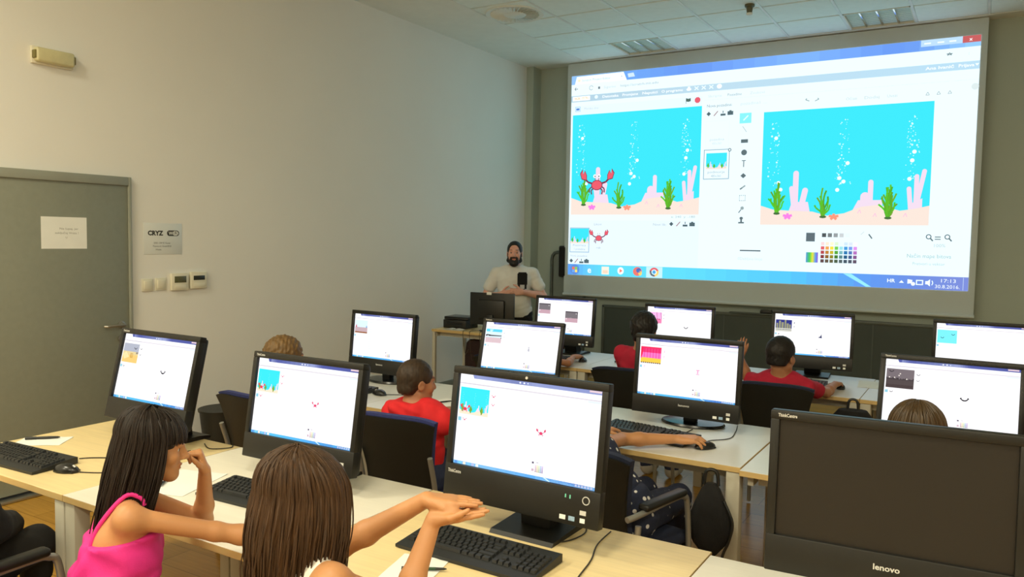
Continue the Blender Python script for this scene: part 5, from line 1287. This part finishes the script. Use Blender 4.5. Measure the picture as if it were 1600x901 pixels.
for n_, q in (('L', -1), ('R', 1)):
    c0 = J['chs']-F.f*.088+F.r*q*.075+A(0, 0, -.02); s0 = J['sh'+n_]*.62+J['nck']*.38+A(0, 0, .030)
    st = MB().tube([tuple(p) for p in smooth([c0, c0*.55+s0*.45-F.f*.020+A(0, 0, .012), s0-F.f*.01, s0+F.f*.03-A(0, 0, .008), s0+F.f*.04-A(0, 0, .03)])], .006, 8)
    st.v = [tuple(Vector(v)-F.t.location) for v in st.v]; st.build('strap', M_PINK, F.t)
F.trousers(M_BEIGEF, upto=0.0, name='shorts'); F.shoes(M_SHOE); F.H.eyes(F.t)
hb = Blob(); H = F.H
H.cap(hb, .010, low=-.2, nape=False)
hm = strands(H, 660, None, .415, (62, 298), seed=4, drift=(0, -.03, 0), bang=None, wave=.010, layers=(.012, .034), thick=.0030)
hm2 = strands(H, 190, None, .1, (-68, 68), seed=9, bang=75, bang_len=.012, layers=(.012, .026), thick=.0026, crown=(0, .0))
hm.add(hm2.v, hm2.f, 0, True)
hb2 = Blob(); 
for a_, b_, ra, rb in (((0, -.075, .0), (0, -.085, -.24), .052, .032), ((-.045, -.045, .0), (-.05, -.06, -.20), .040, .022), ((.045, -.045, .0), (.05, -.06, -.20), .040, .022)): hb.cone(H.p(*a_), H.p(*b_), ra, rb, .03)
merge_hair('hair', hm, hb, M_HDARK, F.t, .006, hnoise(.0025))

# ---- girl in white, back to us, palms laid one on the other
F = Figure('person', 'girl with long brown hair in a white sleeveless top, seen from behind, hands stacked', (-1.27, 1.06, 0))
F.seated(-1.285, 1.075, ang_of((.22, .97)), 1.02, lean=.10, head_turn=R(4), head_pitch=R(-4))
F.J['shR'] = A(-1.112, 1.150, .998); F.J['shL'] = A(-1.365, 1.235, .955); F.J['nck'] = A(-1.240, 1.165, 1.02)
F.H = Head((-1.232, 1.205, 1.122), (.10, .99, -.09), k=.95)
F.arm('R', (-1.095, 1.36, .865), (-1.083, 1.455, 1.040), d=(.84, .48, .20), n=(-.1, -.1, 1), thumb=(.5, -.8, 0), curl=(.0, .02, .02), spread=.0, tcurl=.7, tout=.35, hk=.80)
F.arm('L', (-1.340, 1.420, .930), (-1.112, 1.466, 1.080), d=(.86, .48, -.02), n=(0, 0, -1), thumb=(.45, -.85, -.1), curl=(.0, .02, .02), spread=.0, tcurl=.7, tout=.30, hk=.80)
F.w = .92; F.body(M_SKIN, .0046, ak=.95)
F.shirt('tank_top', M_WHITEF, .007, sleeve=0, infl=.010, fold=.002, low=.46, strap=.62)
F.trousers(M_DENIM, upto=0.0, name='shorts'); F.shoes(M_SHOE); F.H.eyes(F.t)
hb = Blob(); H = F.H; H.cap(hb, .011, low=-.2, nape=False)
for a_, b_, ra, rb in (((0, -.075, .0), (0, -.080, -.25), .054, .030), ((-.048, -.040, .0), (-.060, -.05, -.25), .044, .026), ((.040, -.045, .0), (.045, -.06, -.19), .036, .022)): hb.cone(H.p(*a_), H.p(*b_), ra, rb, .03)
hm = strands(H, 860, None, .255, (48, 312), seed=11, wave=.010, layers=(.009, .023), thick=.0027)
hm2 = strands(H, 120, None, .12, (-50, 50), seed=5, layers=(.010, .016), bang=60, bang_len=.03)
hm.add(hm2.v, hm2.f, 0, True)
merge_hair('hair', hm, hb, M_HBROWN, F.t, .006, hnoise(.0025))
e_ = H.p(.084, -.012, -.045)-np.array(F.t.location)
MB().lathe([(0, -.005), (.004, -.003), (.005, 0), (.004, .003), (0, .005)], 10, 0, Matrix.Translation(Vector(e_))).build('earring', M_LOGO, F.t)

def boy(label, x, y, ang, k, hair, shirt, hmat, smat, **o):
    F = Figure('person', label, (x, y, 0)); F.seated(x, y, ang, k, o.get('lean', .05), o.get('turn', 0), o.get('pitch', R(-6)), twist=o.get('twist', 0))
    return F
# ---- boy in the red hoodie
F = Figure('person', 'boy with cropped dark hair in a red hoodie, head turned right', (-2.34, 3.02, 0))
F.seated(-2.335, 3.00, ang_of((.10, 1)), .93, lean=.03, head_turn=R(-22), head_pitch=R(-6))
F.H = Head((-2.362, 3.03, .993), (.42, .90, -.08), k=.92); F.J['nck'] = A(-2.365, 3.0, .885); F.J['shL'] = A(-2.500, 3.02, .832); F.J['shR'] = A(-2.205, 3.02, .825)
F.arm('R', (-2.06, 3.17, .745), (-2.02, 3.40, .775), d=(-.1, 1, 0)); F.arm('L', (-2.56, 3.18, .70), (-2.46, 3.40, .775), d=(.1, 1, 0))
F.body(M_SKIN2, .0075); F.shirt('hoodie', M_REDF, .007, sleeve=1.85, infl=.014, hood=True, fold=.004, low=.44, loose=.005); F.trousers(M_DENIM); F.shoes(M_SHOE); F.H.eyes(F.t)
B = Blob(); F.H.cap(B, .006, low=-.062); B.build('hair', M_HBUZZ, F.t, .005, hnoise(.0012, (120, 120, 90)))
# ---- blond boy behind the left crab monitor
F = Figure('person', 'boy with short dark blond hair, only his head showing over a monitor', (-3.22, 2.95, 0))
F.seated(-3.215, 2.93, 0.05, .97, lean=.05, head_turn=R(-20), head_pitch=R(-5))
F.H = Head((-3.165, 2.93, 1.045), (.40, .92, -.05), k=.97); F.J['nck'] = A(-3.18, 2.92, .93)
F.arm('R', (-3.05, 3.15, .74), (-3.13, 3.42, .775)); F.arm('L', (-3.43, 3.02, .70), (-3.36, 3.28, .775))
F.body(M_SKIN, .009); F.shirt('shirt', M_GREYF, .010, sleeve=.5, low=.44); F.trousers(M_DENIM); F.shoes(M_SHOE); F.H.eyes(F.t)
B = Blob(); F.H.cap(B, .013, low=-.05); B.build('hair', M_HBLOND, F.t, .005, hnoise(.003, (90, 90, 60)))
# ---- person at the curtain monitor
F = Figure('person', 'person in a navy star-print top holding a mouse, head hidden behind the crab monitor', (-1.40, 2.93, 0))
F.seated(-1.27, 3.06, ang_of((.05, 1)), .95, lean=.06, head_turn=0, head_pitch=R(-12))
F.J['pel'] = A(-1.27, 3.03, .555); F.J['wst'] = A(-1.34, 3.03, .65); F.J['chs'] = A(-1.44, 3.05, .75)
F.H = Head((-1.525, 3.12, .955), (.15, .95, -.25), k=.92); F.J['nck'] = A(-1.495, 3.06, .855)
F.J['shR'] = A(-1.375, 3.09, .820); F.J['shL'] = A(-1.62, 3.06, .805)
F.arm('R', (-1.405, 3.335, .785), (-1.195, 3.500, .782), d=(.88, .36, .05), n=(0, .15, -1), thumb=(-.4, .8, 0), curl=(.30, .40, .30), hk=.95)
F.arm('L', (-1.70, 3.25, .775), (-1.56, 3.44, .785), d=(.35, .9, 0))
F.body(M_SKIN, .0060); F.shirt('star_print_top', M_STAR, .008, sleeve=0, infl=.011, low=.44, loose=.022, strap=.45); F.trousers(M_STAR); F.shoes(M_SHOE); F.H.eyes(F.t)
B = Blob(); F.H.cap(B, .012, low=-.06); B.build('hair', M_HBROWN, F.t, .006, hnoise(.002))
# ---- girl behind the switched-off monitor
F = Figure('person', 'child with smooth light brown hair, crown of the head above the switched-off monitor', (-0.17, 2.93, 0))
F.seated(-.165, 2.92, 0.0, 1.02, lean=.05, head_turn=R(5), head_pitch=R(-5))
F.H = Head((-.172, 2.86, 1.075), (-.05, .99, -.05), k=.97); F.J['nck'] = A(-.17, 2.87, .94)
F.arm('R', (.06, 3.15, .74), (.0, 3.42, .775)); F.arm('L', (-.38, 3.12, .74), (-.30, 3.40, .775))
F.body(M_SKIN, .010); F.shirt('shirt', M_WHITEF, .010, sleeve=.5, low=.44); F.trousers(M_DENIM); F.shoes(M_SHOE); F.H.eyes(F.t)
hb = Blob(); F.H.cap(hb, .011, low=-.2, nape=False); hb.cone(F.H.p(0, -.07, 0), F.H.p(0, -.08, -.12), .055, .035, .03)
hm = strands(F.H, 420, None, .14, (50, 310), seed=21, thick=.003); merge_hair('hair', hm, hb, mat('light_brown_hair', (70, 53, 30), .5, var=.14, scale=30, stretch=(3, 3, .4)), F.t, .006)
# ---- child at the right edge
F = Figure('person', 'child in a raspberry red shirt cut off by the right edge of the photo', (.42, 2.95, 0))
F.seated(.40, 3.0, 0.0, 1.33, lean=.05, seat=.47); F.arm('R', (.69, 3.15, .84), (.65, 3.42, .785)); F.arm('L', (.21, 3.10, .84), (.27, 3.40, .785))
F.body(M_SKIN2, .011); F.shirt('shirt', mat('raspberry_fabric', (206, 30, 90), .85, var=.08, bump=.3), .010, sleeve=.5, low=.44); F.trousers(M_DENIM); F.shoes(M_SHOE); F.H.eyes(F.t)
B = Blob(); F.H.cap(B, .010, low=-.06); B.build('hair', M_HDARK, F.t, .007)
# ---- boy raising his hand
F = Figure('person', 'boy in a crimson shirt with his left hand raised, at the night city monitor', (-1.045, 4.95, 0))
F.seated(-1.045, 4.93, 0.0, .95, lean=.02, head_turn=R(-14), head_pitch=R(-4))
F.H = Head((-1.042, 4.90, 1.018), (.25, .97, -.05), k=.97); F.J['nck'] = A(-1.045, 4.90, .895); F.J['shL'] = A(-1.185, 4.93, .835); F.J['shR'] = A(-.905, 4.95, .835)
F.arm('L', (-1.275, 5.03, .845), (-1.315, 4.99, .975), d=(.05, .05, 1), n=(.2, 1, 0), thumb=(1, -.1, 0), tout=.3, curl=(.12, .10, .10))
F.arm('R', (-.83, 5.22, .765), (-.815, 5.46, .785), d=(.1, .97, .02), n=(0, .1, -1), thumb=(-1, .1, 0), curl=(.3, .4, .3))
F.body(M_SKIN2, .0068); F.shirt('shirt', M_CRIMSON, .008, sleeve=.5, low=.44); F.trousers(M_DENIM); F.shoes(M_SHOE); F.H.eyes(F.t)
B = Blob(); F.H.cap(B, .010, low=-.055); B.build('hair', M_HBLACK, F.t, .006, hnoise(.0015, (120, 120, 90)))
# ---- black-haired boy
F = Figure('person', 'boy with black hair and a crimson shirt, half hidden by the curtain monitor', (-1.985, 4.93, 0))
F.seated(-1.965, 4.95, 0.0, 1.03, lean=.04, head_turn=R(10), head_pitch=R(-5))
F.H = Head((-1.935, 4.92, 1.105), (-.15, .98, -.05), k=1.0); F.J['nck'] = A(-1.95, 4.92, .975)
F.arm('R', (-1.75, 5.2, .77), (-1.80, 5.42, .785)); F.arm('L', (-2.15, 5.15, .77), (-2.08, 5.40, .785))
F.body(M_SKIN2, .0075); F.shirt('shirt', M_CRIMSON, .008, sleeve=.5, low=.44); F.trousers(M_DENIM); F.shoes(M_SHOE); F.H.eyes(F.t)
B = Blob(); F.H.cap(B, .015, low=-.075, sides=False); B.build('hair', M_HBLACK, F.t, .006, hnoise(.003, (90, 90, 60)))
# ---- child next to the teacher: forearm and mouse hand show
F = Figure('person', 'child whose mouse hand shows beside the beach monitor in the front row', (-2.90, 4.92, 0))
F.seated(-2.90, 4.94, 0.0, .80, lean=.06)
F.arm('R', (-2.66, 5.24, .775), (-2.735, 5.485, .785), d=(.06, .98, .02), n=(0, .1, -1), thumb=(-1, 0, 0), curl=(.35, .45, .3), hk=.95); F.arm('L', (-3.1, 5.2, .77), (-3.02, 5.42, .785))
F.body(M_SKIN2, .0075); F.shirt('shirt', M_GREYF, .010, sleeve=.4, low=.44); F.trousers(M_DENIM); F.shoes(M_SHOE); F.H.eyes(F.t)
B = Blob(); F.H.cap(B, .010, low=-.06); B.build('hair', M_HDARK, F.t, .007)
# ---- sitter in black at the bottom left
F = Figure('person', 'person in loose black clothes and pale sneakers sitting in the bottom left corner', (-2.86, 1.15, 0))
F.seated(-2.89, 1.12, R(26), 1.06, lean=-.02)
F.arm('R', (-2.80, 1.30, .71), (-3.03, 1.47, .62), d=(-.8, .5, -.4)); F.arm('L', (-3.16, 1.20, .71), (-3.12, 1.42, .62), d=(.3, .8, -.4))
F.body(M_SKIN, .010); F.shirt('loose_top', M_BLACKCLOTH, .010, sleeve=1.95, infl=.022, loose=.03, low=.40)
F.trousers(M_BLACKCLOTH, upto=.25); F.shoes(M_SHOE); F.H.eyes(F.t)
B = Blob(); F.H.cap(B, .012, low=-.06); B.build('hair', M_HDARK, F.t, .008)
# ---- the teacher
F = Figure('person', 'bearded man in a white t-shirt standing behind the teacher desk, hands clasped', (-4.37, 7.30, 0))
f = unit((.45, -.89, 0)); r = A(-f[1]*-1, 0, 0); r = np.cross(f, A(0, 0, 1)); F.f = F.f2 = f; F.r = F.r2 = r; F.k = 1.12
o = A(-4.375, 7.30, 0); J = F.J; Z = lambda v: A(0, 0, v)
J['pel'] = o+Z(.92); J['wst'] = o+f*.03+Z(1.06); J['chs'] = o+f*.03+Z(1.24); J['nck'] = o+f*.02+Z(1.405)
for n_, q in (('L', -1), ('R', 1)):
    J['sh'+n_] = o+r*q*.195+Z(1.325); J['hip'+n_] = o+r*q*.09+Z(.88); J['kn'+n_] = o+r*q*.11+f*.02+Z(.47); J['an'+n_] = o+r*q*.12+Z(.09); J['to'+n_] = J['an'+n_]+f*.16-Z(.05)
F.H = Head(o+f*.055+Z(1.548), f*.99+Z(.02), k=1.04)
c_ = o+f*.235+Z(1.145)
F.arm('L', o+r*-.315+f*.01+Z(1.085), o+r*-.10+f*.20+Z(1.140), d=unit(r*1+f*.25), n=-f, thumb=Z(1), curl=(.5, .5, .4)); F.arm('R', o+r*.325+f*.01+Z(1.06), o+r*.13+f*.22+Z(1.11), d=unit(-r+f*.1+Z(.15)), n=-f, thumb=Z(1), curl=(.45, .5, .4))
F.body(M_SKIN3, .0075, True)
F.shirt('t_shirt', mat('white_t_shirt_cotton', (226, 224, 218), .9, var=.03, bump=.2), .009, sleeve=.56, infl=.013, adult=True, low=.86, loose=.018)
F.trousers(M_BLACKCLOTH, adult=True); F.shoes(M_BLACKPL); F.H.eyes(F.t)
B = Blob(); F.H.cap(B, .006, low=-.02, face=.05); B.build('hair', M_HBLACK, F.t, .006, hnoise(.0015, (120, 120, 90)))
B = Blob(); H = F.H
for q in (-1, 1):
    B.cone(H.p(q*.066, .008, -.01), H.p(q*.056, .020, -.075), .009, .018, .02); B.cone(H.p(q*.056, .022, -.078), H.p(0, .072, -.112), .024, .026, .02); B.cone(H.p(q*.03, .084, -.050), H.p(q*.034, .074, -.085), .010, .016, .015)
B.cone(H.p(-.02, .096, -.050), H.p(.02, .096, -.050), .0075, .0075, .01); B.cone(H.p(-.02, .072, -.108), H.p(.02, .072, -.108), .026, .026, .02)
B.ell(H.p(0, .104, -.068), A(.013, .014, .0042)*H.k, H.M, .004, True)
B.cone(H.p(-.020, .084, -.083), H.p(.020, .084, -.083), .011, .011, .01)
B.build('beard', M_HBLACK, F.t, .006, hnoise(.002, (110, 110, 110)))
# dark print on the left of his chest
pc = J['chs']+r*-.095+Z(.035); pm = MB()
def onchest(u, v): 
    p = pc-r*u*1.0; d_ = .148-.40*max(0, abs(np.dot(p-J['chs'], r))-.05)**1.25; return tuple(p+f*d_+Z(v)-np.array(F.t.location))
def patch(u0, u1, v0, v1, ins=0.0):
    P = [[onchest(u0+(u1-u0)*i/6+(ins*(j/5)*(1 if i < 3 else -1)), v0+(v1-v0)*j/5) for j in range(6)] for i in range(7)]; pm.grid(P)
patch(-.052, .052, -.060, .058); patch(-.046, .046, .058, .072, .006)
patch(-.046, -.024, -.105, -.060); patch(.024, .046, -.105, -.060); patch(-.030, .030, -.125, -.105)
pm.build('shirt_print', mat('black_textile_print', (16, 16, 16), .9), F.t)
